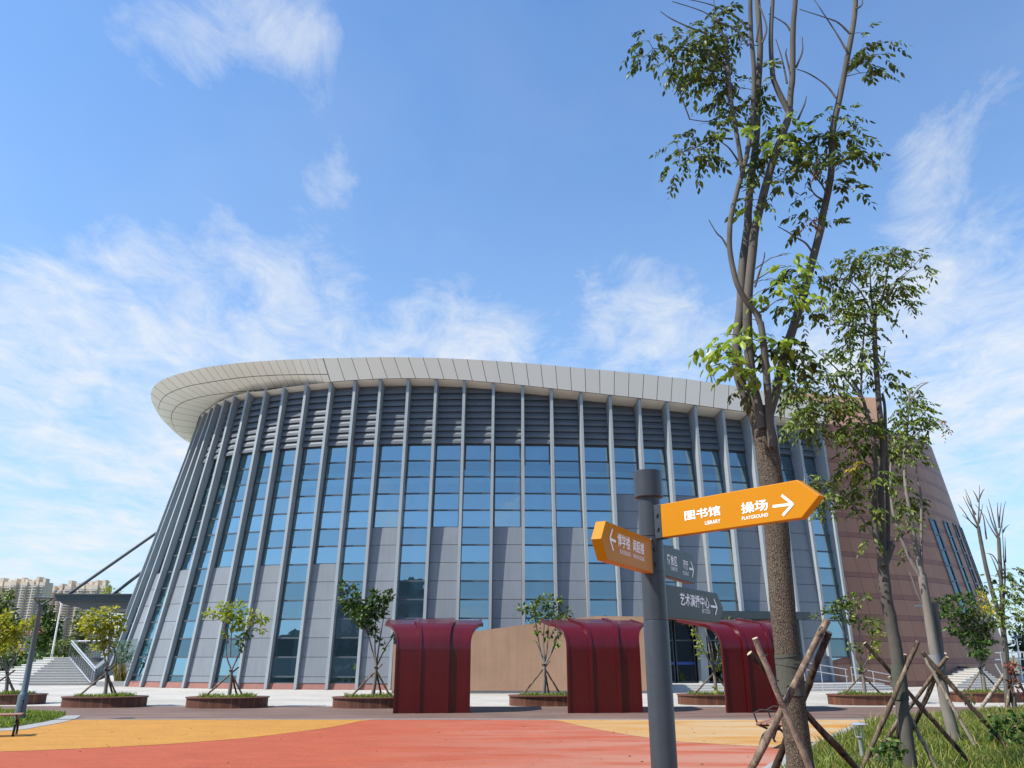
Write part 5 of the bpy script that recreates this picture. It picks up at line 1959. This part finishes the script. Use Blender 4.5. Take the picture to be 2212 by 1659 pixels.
for k, sp in enumerate(SAP):
    c, a = PLC[k]
    Yp = c.y
    b_ = at_y(sp['base'][0], sp['base'][1], Yp)
    b_.z = .275
    th = thing('sapling', sp['lab'], 'tree', b_, 'young trees in the planters')
    tm, sm_ = MB(), []
    stem(tm, [sp['base'], ((sp['base'][0] + sp['fork'][0]) / 2 + 1, (sp['base'][1] + sp['fork'][1]) / 2), sp['fork']], Yp, 8.5, 6.5, 9, .05, sm_)
    for br_ in sp['br']:
        stem(tm, br_, Yp + R.uniform(-.15, .15), 4.2, 1.4, 6, .08, sm_)
    lv = Leaves()
    dense = .46 if sp['m'] == 'leaf_dark' else .30 if sp['m'] in ('leaf_dark',) or k in (0, 1) else .34
    clusters(lv, sp['cr'], Yp, dense, 0, .165, 0, .8, sm_, tm, simple=True, jit=.25)
    lv.build('crown', M[sp['m']], th, .55)
    if sp['ex']:
        lv = Leaves()
        clusters(lv, sp['ex'][2], Yp - .1, .34, 0, .15, 0, .8, sm_, None, simple=True, jit=.2)
        lv.build('leaf_patch', M[sp['ex'][0]], th, .55, sp['ex'][1])
    tm.build('trunk', M['bark_pale'], th, smooth=True)
    # tripod of thin props tied at the fork
    tp = Vector(at_y(sp['fork'][0], sp['fork'][1] + 6, Yp))
    side_lab = ['cut by the left edge', 'before the granite stairs', 'before the left fins', 'beside the left red shelter', 'between two red shelters', 'before the doors', 'before the drum', 'in the rightmost planter']
    pt = thing('prop_tripod', 'three thin timber props around the sapling ' + side_lab[k], 'tree props', tp - Vector((0, 0, tp.z - .275)), 'prop tripods in the planters')
    for j, (dx, dy) in enumerate(((-.88, -.12), (.62, -.18), (.18, .40))):
        mb = MB()
        ft_ = Vector((tp.x + dx * .95, tp.y + dy, .285))
        d = (tp - ft_).normalized()
        pole(mb, ft_, tp + d * (.10 + .16 * (j == 0)) + Vector((dx, dy, 0)) * -.04, .034, .026, 7, .006)
        mb.build('prop', M['stake_dark'] if j else M['stake'], pt)

# ------------------------------------------------------------------ red shelters
def shelter_template(label, loc, rot):
    th = thing('red_shelter', label, 'shelter', (0, 0, 0), 'red curved shelters on the brown paving')
    HB, RC, D = 1.80, .80, 2.55
    prof = [(0, 0), (0, .6), (0, 1.2), (0, HB)]
    for k in range(1, 13):
        a = math.pi / 2 * k / 12
        prof.append((RC * (1 - math.cos(a)), HB + RC * math.sin(a)))
    for k in range(1, 7):
        prof.append((RC + (D - RC) * k / 6, HB + RC + .20 * k / 6))
    W0 = 1.155

    def hw(k):
        y, z = prof[k]
        if k < 4:
            return W0
        f = max(0.0, min(1.0, (z - 1.98) / .62))
        return W0 + .42 * (1 - math.sqrt(max(0.0, 1 - f * f))) + .035 * max(0, k - 15) / 6

    def nrm(k):
        a, b = prof[max(0, k - 1)], prof[min(len(prof) - 1, k + 1)]
        ty, tz = b[0] - a[0], b[1] - a[1]
        L = math.hypot(ty, tz)
        return (-tz / L, ty / L)

    def sheet(u0, u1, off, thick):
        """strip of the shell between fractions u0..u1 of the width, lifted by off"""
        mb = MB()
        rows = []
        nu = 10
        for k in range(len(prof)):
            y, z = prof[k]
            ny, nz = nrm(k)
            row = []
            for lay in (off, off - thick):
                for j in range(nu + 1):
                    u = u0 + (u1 - u0) * j / nu
                    x = hw(k) * u
                    # flared lips turn up at the roof's sides
                    lip = max(0, abs(u) - .80) / .2
                    f = max(0, min(1, (k - 8) / 7.0))
                    up = .0
                    row.append((x, y + ny * lay, z + nz * lay + up))
            rows.append(row)
        m_ = 2 * (nu + 1)
        for row in rows:
            mb.v += row
            mb.uv += [(0, 0)] * m_
        for k in range(len(prof) - 1):
            o, p = k * m_, (k + 1) * m_
            for j in range(nu):
                mb.f.append((o + j, o + j + 1, p + j + 1, p + j))
                mb.f.append((o + nu + 1 + j, p + nu + 1 + j, p + nu + 2 + j, o + nu + 2 + j))
            mb.f.append((o, p, p + nu + 1, o + nu + 1))
            mb.f.append((o + nu, o + m_ - 1, p + m_ - 1, p + nu))
        mb.f.append(tuple(range(nu + 1)) + tuple(range(m_ - 1, nu, -1)))
        q_ = (len(prof) - 1) * m_
        mb.f.append(tuple(q_ + j for j in reversed(range(nu + 1))) + tuple(q_ + j for j in range(nu + 1, m_)))
        return mb
    sheet(-1, 1, 0, .07).build('shell', M['shelter'], th, smooth=True)
    sheet(-.40, .40, .035, .03).build('centre_panel', M['shelter'], th, smooth=True)
    for u in (-.41, .33):
        sheet(u, u + .10, .075, .07).build('rib', M['shelter'], th, smooth=True)
    for u in (-.995, .945):
        sheet(u, u + .05, .03, .03).build('edge_trim', M['shelter'], th, smooth=True)
    mb = MB()
    for x in (-.78, -.1, .5):
        mb.box((x, -.002, HB - .01), (.62 if x != -.1 else .0001, .004, .008))
    mb.box((-.8, .035, .04), (.66, .06, .07))
    mb.build('foot_rail', M['shelter'], th)
    th.location = loc
    th.rotation_euler = (0, 0, rot)
    return th


def copy_tree(o, parent=None):
    c = o.copy()
    COL.objects.link(c)
    c.parent = parent
    for ch in [q_ for q_ in bpy.data.objects if q_.parent == o]:
        cc = copy_tree(ch, c)
        cc.matrix_parent_inverse = ch.matrix_parent_inverse.copy()
    return c


def shelter_loc(pxc, py):
    p = at_z(pxc, py)
    return Vector((p.x, p.y, .006))


s1 = shelter_template('left red curved shelter beside the deep green sapling', shelter_loc(932, 1541), math.radians(5))
for (x, y, rz, lab) in ((1308.5, 1540.5, 6, 'middle red curved shelter just left of the signpost'), (1648, 1539.5, 9, 'right red curved shelter half hidden behind the tall trunk')):
    c = copy_tree(s1)
    c.location = shelter_loc(x, y)
    c.rotation_euler = (0, 0, math.radians(rz))
    c['label'] = lab

# ------------------------------------------------------------------ signpost
Y0 = 4.2
X0 = (1411.6 - CX) / F * 4.09
sg = thing('signpost', 'dark grey finger post with two orange and two dark arrow boards', 'signpost', (X0, Y0, 0))


def zpole(py):
    return at_y(1410, py, Y0).z


mb = MB()
mb.lathe([(.064, 0), (.064, zpole(1342) - .002), (.0625, zpole(1342) + .004)], (X0, Y0, 0), 36)
mb.build('lower_pole', M['post'], sg, smooth=True)
mb = MB()
z = [zpole(1342) + .006, zpole(1238) - .001, zpole(1238) + .006, zpole(1162), zpole(1162) + .006, zpole(1075)]
mb.lathe([(.0615, z[0]), (.0615, z[1]), (.058, z[1] + .001), (.058, z[2]), (.061, z[2] + .001), (.061, z[3]), (.0575, z[3] + .001), (.0575, z[4]), (.060, z[4] + .001), (.060, z[5])], (X0, Y0, 0), 36)
mb.build('upper_pole', M['post'], sg, smooth=True)
mb = MB()
zc, zd = zpole(1077), zpole(1019)
mb.lathe([(.070, zc), (.0765, zc + .006), (.0765, zd - .003), (.073, zd)], (X0, Y0, 0), 36)
mb.build('post_cap', M['post'], sg, smooth=True)


def text_mesh(body, name):
    cu = bpy.data.curves.new(name, 'FONT')
    cu.body = body
    cu.size = 1.0
    cu.offset = .016 if ord(body[0]) > 255 else .004
    cu.resolution_u = 3
    ob = bpy.data.objects.new(name, cu)
    COL.objects.link(ob)
    dg = bpy.context.evaluated_depsgraph_get()
    dg.update()
    me = bpy.data.meshes.new_from_object(ob.evaluated_get(dg))
    vs = np.array([v.co[:] for v in me.vertices])
    fs = [tuple(p.vertices) for p in me.polygons]
    bpy.data.objects.remove(ob)
    bpy.data.meshes.remove(me)
    return vs, fs


def arrow_sign(pole_px, pole_top, pole_bot, ang, length, point, m, label, texts, arrow, reading, corner=.86, gap=.055):
    """a finger board: direction ang (degrees, from +X towards +Y) away from the post"""
    d = Vector((math.cos(math.radians(ang)), math.sin(math.radians(ang)), 0))
    rd = d * reading
    nrm = Vector((rd.y, -rd.x, 0))
    S0 = Vector((X0, Y0, 0)) + d * gap
    th_ = .05
    face_o = S0 + nrm * (th_ / 2)

    def uv(px, py):
        r = ray(px, py)
        o = Vector((0, 0, EYE))
        t = (face_o - o).dot(nrm) / r.dot(nrm)
        p = o + r * t
        return (p - S0).dot(rd), p.z
    # top and bottom heights from the picture near the post
    zt_ = uv(pole_px, pole_top)[1]
    zb_ = uv(pole_px, pole_bot)[1]
    zm = (zt_ + zb_) / 2
    u_tip = uv(*point)[0]
    L = abs(u_tip)
    cL = abs(uv(*corner)[0])
    out_ = [(0, zb_), (cL, zb_), (L, zm), (cL, zt_), (0, zt_)]

    def w(u, z, n_):
        p = S0 + d * u + nrm * n_
        return Vector((p.x, p.y, z))
    mb = MB()
    mb.hexa([w(u, z, -th_ / 2) for u, z in out_], [w(u, z, th_ / 2) for u, z in out_])
    if (w(1, 0, 0) - w(0, 0, 0)).cross(Vector((0, 0, 1))).dot(nrm) < 0:
        mb.f = [tuple(reversed(f_)) for f_ in mb.f]
    brd = mb.build('arrow_board', m, sg, label=label, bevel=.003)
    for body, bl, tr in texts:
        vs, fs = text_mesh(body, 'lettering')
        u0, v0 = uv(*bl)
        u1, v1 = uv(*tr)
        x0, x1 = vs[:, 0].min(), vs[:, 0].max()
        y0, y1 = vs[:, 1].min(), vs[:, 1].max()
        pts = []
        for v in vs:
            u = u0 + (u1 - u0) * (v[0] - x0) / (x1 - x0)
            z_ = v0 + (v1 - v0) * (v[1] - y0) / (y1 - y0)
            p = S0 + rd * u + nrm * (th_ / 2 + .0012)
            pts.append((p.x, p.y, z_))
        mb = MB()
        mb.add(pts, fs)
        o = mb.build('lettering', M['letter'], brd)
        o.matrix_parent_inverse = Matrix.Identity(4)
    mb = MB()
    for k, (p, q_) in enumerate(arrow):
        (ua, va), (ub, vb) = uv(*p), uv(*q_)
        e = Vector((ub - ua, vb - va, 0))
        pr = Vector((-e.y, e.x, 0)).normalized() * .0062
        h_ = th_ / 2 + .0012 + k * .0005
        c4 = [(ua + pr.x, va + pr.y), (ua - pr.x, va - pr.y), (ub - pr.x, vb - pr.y), (ub + pr.x, vb + pr.y)]
        mb.add([(S0 + rd * u + nrm * h_).xy[:] + (z_,) for u, z_ in c4], [(0, 1, 2, 3)])
    o = mb.build('arrow_mark', M['letter'], brd)
    o.matrix_parent_inverse = Matrix.Identity(4)
    # bracket with two bolts
    mb = MB()
    lo = [w(-.012, zb_ - .004, -.03), w(.030 - .035, zb_ - .004, -.03), w(.030 - .035, zb_ - .004, .03), w(-.012, zb_ - .004, .03)]
    mb.box(S0 + d * -.012 + Vector((0, 0, zm)), (.05, th_ + .006, zt_ - zb_ + .006), d, nrm)
    br_ = mb.build('bracket', M['post'], sg, bevel=.003)
    mb = MB()
    for z_ in (zb_ + (zt_ - zb_) * .28, zb_ + (zt_ - zb_) * .70):
        c = S0 + d * -.012 + Vector((0, 0, z_)) + nrm * (th_ / 2 + .003)
        mb.tube([c, c + nrm * .010], .0095, 12)
    o = mb.build('bolt', M['post'], br_, smooth=True)
    o.matrix_parent_inverse = Matrix.Identity(4)
    return brd


z6 = lambda x, y: (1207 + .2728 * x, 987.5 + .2728 * y)
zl = lambda x, y: (1278.2 + .0827 * x, 1113.7 + .0827 * y)
zd_ = lambda x, y: (1399 + .0661 * x, 1163 + .0661 * y)
arrow_sign(1431, 1089, 1161, -50, .9, z6(2070, 350), M['sign_orange'], 'bright orange board pointing right to library and playground',
           [('图书馆', z6(1000, 503), z6(1276, 380)), ('LIBRARY', z6(1160, 537), z6(1279, 489)), ('操场', z6(1450, 450), z6(1650, 330)), ('PLAYGROUND', z6(1454, 499), z6(1658, 440))],
           [(z6(1695, 391), z6(1846, 372)), (z6(1766, 302), z6(1856, 374)), (z6(1776, 462), z6(1856, 370))], 1, z6(1892, 225), gap=.085)
arrow_sign(1403, 1163, 1236, 242.5, .7, zl(250, 555), M['sign_orange'], 'shaded orange board pointing left and towards the viewer',
           [('博学楼', zl(675, 800), zl(990, 565)), ('BO XUE BUILDING', zl(735, 990), zl(1005, 968)), ('闻韶楼', zl(1080, 935), zl(1355, 722)), ('WEN SHAO BUILDING', zl(1085, 1108), zl(1365, 1088))],
           [(zl(470, 605), zl(625, 680)), (zl(535, 355), zl(462, 600)), (zl(555, 915), zl(462, 590))], -1, zl(372, 80), gap=.065)
arrow_sign(1437, 1177, 1244, 61, .7, zd_(1640, 1080), M['sign_dark'], 'smaller dark board pointing right to dormitory and restaurant',
           [('宿舍区', zd_(640, 830), zd_(945, 592)), ('DORMITORY', zd_(752, 1032), zd_(972, 968)), ('餐厅', zd_(1150, 1000), zd_(1302, 742)), ('RESTAURANT', zd_(1156, 1185), zd_(1335, 1112))],
           [(zd_(1350, 985), zd_(1482, 1018)), (zd_(1400, 760), zd_(1490, 1020)), (zd_(1448, 1270), zd_(1490, 1010))], 1, zd_(1485, 605), gap=.065)
arrow_sign(1443, 1263, 1335, 55.5, .9, z6(1303, 1182), M['sign_dark'], 'lowest dark board pointing right to the art studio',
           [('艺术演播中心', z6(963, 1172), z6(1187, 1108)), ('ART STUDIO', z6(1133, 1234), z6(1196, 1208))],
           [(z6(1203, 1180), z6(1248, 1187)), (z6(1226, 1124), z6(1252, 1189)), (z6(1238, 1249), z6(1252, 1186))], 1, z6(1252, 1072), gap=.065)

# ------------------------------------------------------------------ lamps and benches
b_ = at_z(40, 1558)
YL = b_.y
lp = thing('garden_lamp', 'blue-grey garden lamp with a flat disc head standing in the left lawn', 'street lamp', b_)
ztop = at_y(84, 1306, YL).z
mb = MB()
mb.lathe([(.125, 0), (.125, .62), (.095, .70), (.082, .72), (.058, ztop - .28), (.066, ztop - .27), (.066, ztop - .03), (.02, ztop)], (b_.x, b_.y, 0), 20)
mb.build('post', M['lamp_grey'], lp, smooth=True)
mb = MB()
zh = at_y(88, 1294, YL).z
for a in (.3, 2.4, 4.5):
    mb.tube([(b_.x, b_.y, ztop - .05), (b_.x + math.cos(a) * .26, b_.y + math.sin(a) * .26, zh)], .018, 6)
mb.build('bracket', M['lamp_grey'], lp)
mb = MB()
mb.lathe([(.05, -.01), (.30, .0), (.31, .03), (.1, .06)], (b_.x + .05, b_.y, zh), 28)
mb.build('lamp_head', M['lamp_grey'], lp, smooth=True)


def far_lamp(name, pb, pt_, Y, r, m, label, arm=None, head=None):
    a, b = at_y(*pb, Y), at_y(*pt_, Y)
    th = thing(name, label, 'street lamp', (a.x, Y, 0))
    mb = MB()
    mb.tube([(a.x, Y, 0), (b.x, Y, b.z)], [r, r * .6], 10)
    mb.build('post', m, th, smooth=True)
    mb = MB()
    for q_ in arm:
        mb.tube([(b.x, Y, b.z)] + [tuple(at_y(*p, Y)) for p in q_], r * .4, 6)
    mb.build('lamp_arm', m, th)
    if head:
        mb = MB()
        h0, h1 = at_y(*head[0], Y), at_y(*head[1], Y)
        mb.tube([h0, h1], r * .9, 8)
        mb.build('lamp_head', M['lamp_grey'], th)
    return th


far_lamp('street_lamp', (112, 1416), (132, 1306), 62, .085, M['white'], 'white slim lamp column behind the left stairs', [[(126, 1294)], [(136, 1294)]], ((124, 1296), (137, 1296)))
far_lamp('street_lamp', (110, 1420), (133, 1344), 90, .08, M['white'], 'distant small lamp with a tilted arm above the left trees', [[(142, 1337), (150, 1334)]], ((142, 1337), (151, 1333)))
far_lamp('garden_lamp', (2030, 1470), (2021, 1312), 40, .05, M['lamp_grey'], 'flat lamp head peeking out behind the pale tree before the drum', [[(2010, 1309)]], ((1977, 1309.5), (2027, 1309)))
far_lamp('garden_lamp', (2206, 1460), (2196, 1380), 60, .08, M['white'], 'pale T-shaped lamp at the far right before dark trees', [[(2190, 1376)]], ((2186, 1377), (2206, 1376)))

# solar bollard in the grass
b_ = at_z(1863, 1633, .05)
bo = thing('path_light', 'small steel path light with a flat cap in the right grass', 'path light', b_)
sc_ = .53 / .55
mb = MB()
mb.lathe([(.034, 0), (.038, .28), (.045, .29)], b_, 18)
mb.build('stake_tube', M['steel'], bo, smooth=True)
mb = MB()
mb.lathe([(.062, .285), (.066, .30), (.078, .46), (.075, .47)], b_, 20)
mb.build('lamp_glass', M['glass_clear'], bo, smooth=True)
mb = MB()
for a in (0, 1.57, 3.14, 4.71):
    mb.tube([b_ + Vector((math.cos(a) * .066, math.sin(a) * .066, .285)), b_ + Vector((math.cos(a) * .082, math.sin(a) * .082, .475))], .006, 5)
mb.lathe([(.045, .28), (.066, .285), (.066, .30)], b_, 20)
mb.build('cage', M['steel'], bo)
mb = MB()
mb.lathe([(.03, .468), (.135, .472), (.14, .485), (.09, .505), (.03, .515)], b_, 24)
mb.build('cap', M['steel'], bo, smooth=True)


def bench(loc, rot, label, L=1.5, back=True):
    th = thing('park_bench', label, 'bench', (0, 0, 0), 'park benches by the lawns')
    for x in (-L / 2, L / 2):
        mb = MB()
        r = .020
        mb.tube([(x, -.24, 0), (x, -.27, .06), (x, -.20, .22), (x, -.08, .33), (x, .12, .34), (x, .24, .22), (x, .30, .06), (x, .27, 0)], r * 1.25, 8)
        mb.tube([(x, -.30, .41), (x, .0, .39), (x, .24, .42)] + ([(x, .33, .62), (x, .35, .76), (x, .40, .86)] if back else [(x, .33, .44), (x, .36, .56), (x, .40, .66), (x, .36, .72), (x, .32, .68)]), r, 8)
        mb.tube([(x, -.08, .33), (x, -.28, .41)], r, 8)
        if back:
            mb.tube([(x, -.28, .42), (x, -.33, .60), (x, -.20, .66), (x, .10, .64), (x, .32, .60)], r * .8, 8)
        mb.build('iron_end', M['black_iron'], th, smooth=True)
    mb = MB()
    for k in range(5):
        mb.box((0, -.25 + k * .105, .425), (L + .16, .088, .03))
    mb.build('seat', M['bench_wood'], th, bevel=.006)
    mb = MB()
    for k in range(3 if back else 0):
        mb.box((0, .300 + k * .022, .55 + k * .10), (L + .16, .028, .082), (1, 0, 0), (0, 1, -.2), (0, .2, 1))
    if back:
        mb.build('backrest', M['bench_wood'], th, bevel=.006)
    th.location = loc
    th.rotation_euler = (0, 0, rot)
    return th


p = at_z(14, 1592)
bench((p.x - .70, p.y - .10, .008), math.radians(24), 'backless wooden bench with iron ends cut by the left edge', 1.6, False)
p = at_z(1690, 1624)
p = at_z(1668, 1620)
b2 = bench((p.x + .38, p.y + .62, .008), math.radians(-118), 'park bench half hidden behind the props of the tall tree', 1.3)

# ------------------------------------------------------------------ planting far left and right
def bush(name, label, cl, Y, m, ll, dens0, cat='tree', stems=None, base=None, group=None, w=9, simple=True, jit=.6):
    dens = dens0 * (2.1 if Y > 55 else 1.0)
    b = at_y(base[0], base[1], Y)
    b.z = 0
    th = thing(name, label, cat, b, group)
    tm, sm_ = MB(), []
    for s_ in stems or []:
        stem(tm, s_, Y, w, w * .35, 7, .06, sm_)
    lv = Leaves()
    clusters(lv, cl, Y, dens, ll, ll, 3, .8, sm_ or None, tm if sm_ else None, simple=simple, jit=jit)
    lv.build('crown' if cat == 'tree' else 'foliage', M[m], th, .62)
    if tm.v:
        tm.build('trunk' if cat == 'tree' else 'stem', M['bark_smooth'], th, smooth=True)
    return th


GB = 'trees behind the left stairs'
bush('broadleaf_tree', 'tall dark green tree at the left edge behind the stairs', [(10, 1300, 16, 22), (16, 1325, 18, 22), (25, 1350, 20, 20), (2, 1350, 18, 26), (34, 1375, 20, 20), (8, 1390, 22, 22), (-20, 1330, 25, 30), (20, 1285, 8, 10)], 72, 'leaf_mid', .34, .22, base=(10, 1440), stems=[[(10, 1450), (10, 1400), (12, 1350), (14, 1300)]], group=GB)
bush('broadleaf_tree', 'dark round tree right of the blue-grey lamp behind the stairs', [(96, 1302, 7, 9), (100, 1325, 18, 16), (92, 1350, 20, 20), (112, 1350, 18, 24), (86, 1380, 20, 20), (108, 1385, 20, 22), (98, 1408, 20, 14), (118, 1375, 12, 20), (75, 1400, 14, 14)], 70, 'leaf_dark', .34, .24, base=(98, 1440), stems=[[(98, 1450), (98, 1400), (100, 1350), (98, 1305)]], group=GB)
bush('broadleaf_tree', 'narrow green tree left of the olive sapling behind the stairs', [(170, 1335, 9, 13), (168, 1352, 12, 14), (176, 1370, 14, 16), (162, 1385, 18, 14), (180, 1390, 14, 14), (168, 1405, 16, 10)], 68, 'leaf_mid', .32, .24, base=(170, 1440), stems=[[(170, 1450), (170, 1400), (170, 1340)]], group=GB)
bush('broadleaf_tree', 'low leafy tree over the stair head beside the white lamp column', [(135, 1392, 18, 10), (125, 1406, 14, 10), (150, 1406, 18, 10), (140, 1415, 16, 8), (160, 1400, 12, 9)], 64, 'leaf_mid', .28, .26, base=(140, 1440), stems=[[(140, 1450), (140, 1420), (140, 1395)]], group=GB)
bush('broadleaf_tree', 'thin crowned tree rising above the hanging canopy', [(235, 1268, 7, 9), (228, 1279, 9, 8), (240, 1280, 9, 8), (252, 1286, 10, 5), (259, 1280, 5, 5), (222, 1288, 9, 5)], 70, 'leaf_olive', .24, .17, base=(236, 1440), stems=[[(236, 1450), (236, 1350), (236, 1265)], [(236, 1300), (250, 1288), (260, 1279)]], group=GB, w=4)
bush('shrub', 'dark clipped hedge behind the head of the left stairs', [(-20, 1418, 20, 8), (10, 1416, 20, 8), (40, 1416, 20, 9), (65, 1417, 18, 9), (90, 1418, 16, 8), (-30, 1436, 24, 10), (0, 1434, 24, 10), (30, 1434, 22, 10), (60, 1434, 20, 9), (85, 1432, 16, 8), (-30, 1454, 24, 11), (0, 1453, 24, 11), (30, 1452, 22, 10), (55, 1452, 18, 9), (-70, 1440, 24, 20), (-70, 1415, 24, 14)], 61.5, 'leaf_dark', .26, .3, 'shrub', base=(40, 1440))
bush('shrub', 'dark green shrub behind the glass railing at the left foot', [(258, 1400, 14, 12), (272, 1396, 12, 12), (262, 1420, 14, 14), (278, 1418, 10, 12), (250, 1388, 10, 8)], 48.2, 'leaf_dark', .15, .35, 'shrub', base=(262, 1450), stems=[[(262, 1455), (262, 1420), (264, 1395)]], w=4)
bush('shrub', 'upright leafy seedling in the grass before the slender tree', [(1915, 1608, 18, 7), (1935, 1603, 14, 7), (1900, 1618, 12, 6), (1925, 1622, 18, 7), (1945, 1615, 12, 7), (1910, 1635, 14, 7), (1935, 1640, 12, 6)], 11.6, 'leaf_dark', .085, .12, 'shrub', base=(1922, 1665), stems=[[(1924, 1690), (1924, 1660), (1922, 1630), (1924, 1600)]], w=5, jit=.12)
bush('shrub', 'dark leafy shrub at the right edge of the grass', [(2150, 1550, 16, 8), (2170, 1545, 18, 9), (2195, 1545, 18, 10), (2145, 1570, 14, 9), (2170, 1568, 20, 11), (2200, 1568, 18, 12), (2155, 1590, 14, 8), (2185, 1592, 20, 10), (2210, 1590, 14, 10), (2130, 1556, 10, 6), (2215, 1560, 14, 12)], 15.5, 'leaf_dark', .12, .10, 'shrub', base=(2175, 1600), stems=[[(2175, 1610), (2172, 1580), (2170, 1550)], [(2190, 1610), (2195, 1580), (2200, 1550)]], w=4, jit=.3)
bush('shrub', 'dark red leaved shrub behind the props at the right edge', [(2182, 1440, 10, 16), (2186, 1462, 9, 12), (2200, 1440, 8, 8), (2192, 1480, 9, 12), (2202, 1500, 8, 10)], 24.5, 'leaf_red', .13, .16, 'shrub', base=(2190, 1530), stems=[[(2192, 1535), (2190, 1490), (2184, 1440)]], w=4, jit=.2)
bush('broadleaf_tree', 'dark round tree at the far right edge behind the lamp', [(2200, 1372, 14, 9), (2212, 1362, 12, 8), (2205, 1390, 16, 12), (2190, 1395, 10, 9), (2225, 1375, 14, 14), (2215, 1405, 16, 10)], 80, 'leaf_dark', .34, .30, base=(2210, 1440), stems=[[(2210, 1450), (2210, 1400), (2210, 1365)]])
bush('shrub', 'leaning leafy seedling beside the long dark prop on the right', [(2092, 1503, 12, 6), (2102, 1512, 10, 5), (2088, 1515, 7, 5)], 21, 'leaf_dark', .10, .14, 'shrub', base=(2098, 1545), stems=[[(2106, 1550), (2102, 1530), (2094, 1503)]], w=2.5, jit=.1)

# building across the plaza: it stands behind the viewer and shows in the lower panes
cb = thing('campus_building', 'grey campus block mirrored in the lower blue panes', 'building', (0, -50, 0))
mb = MB()
mb.box((-52, -58, 13), (62, 12, 26))
mb.box((-105, -60, 10), (44, 12, 20))
mb.box((50, -58, 10.5), (46, 12, 21))
mb.box((-34, -58, 27.2), (9, 8, 2.4))
mb.build('wall', M['panel'], cb)
for f_ in range(6):
    mb = MB()
    for k in range(17):
        mb.box((-79 + k * 3.2, -51.95, 2.2 + f_ * 3.4), (1.9, .2, 1.9))
    mb.build('window', M['tower_window'], cb)

# a belt of trees behind the viewer, mirrored in the lowest panes and the gloss of the shelters
lv = Leaves()
nb = 5200
bx = RNG.uniform(-75, 75, nb)
bz = RNG.uniform(0, 1, nb) ** .8 * (7.5 + 2.0 * np.sin(bx * .55) + 1.2 * np.sin(bx * 1.7))
lv.add(np.stack([bx, -34 + RNG.normal(0, 1.6, nb), bz], 1), RNG.normal(size=(nb, 3)), RNG.normal(size=(nb, 3)) + UP * .6, RNG.uniform(.8, 1.6, nb))
o = lv.build('tree_belt', M['leaf_mid'], None, .7)
tag(o, kind='stuff')
# fallen leaves and grit on the rubber paving
lv = Leaves()
nb = 240
fx = RNG.uniform(-16, 12, nb)
fy = RNG.uniform(13.5, 22.5, nb)
lv.add(np.stack([fx, fy, np.full(nb, .016)], 1), np.stack([RNG.normal(size=nb), RNG.normal(size=nb), RNG.uniform(0, .15, nb)], 1), np.tile(UP, (nb, 1)) + RNG.normal(0, .2, (nb, 3)), RNG.uniform(.025, .085, nb))
tag(lv.build('fallen_leaves', M['leaf_dry'], None, .5), kind='stuff')
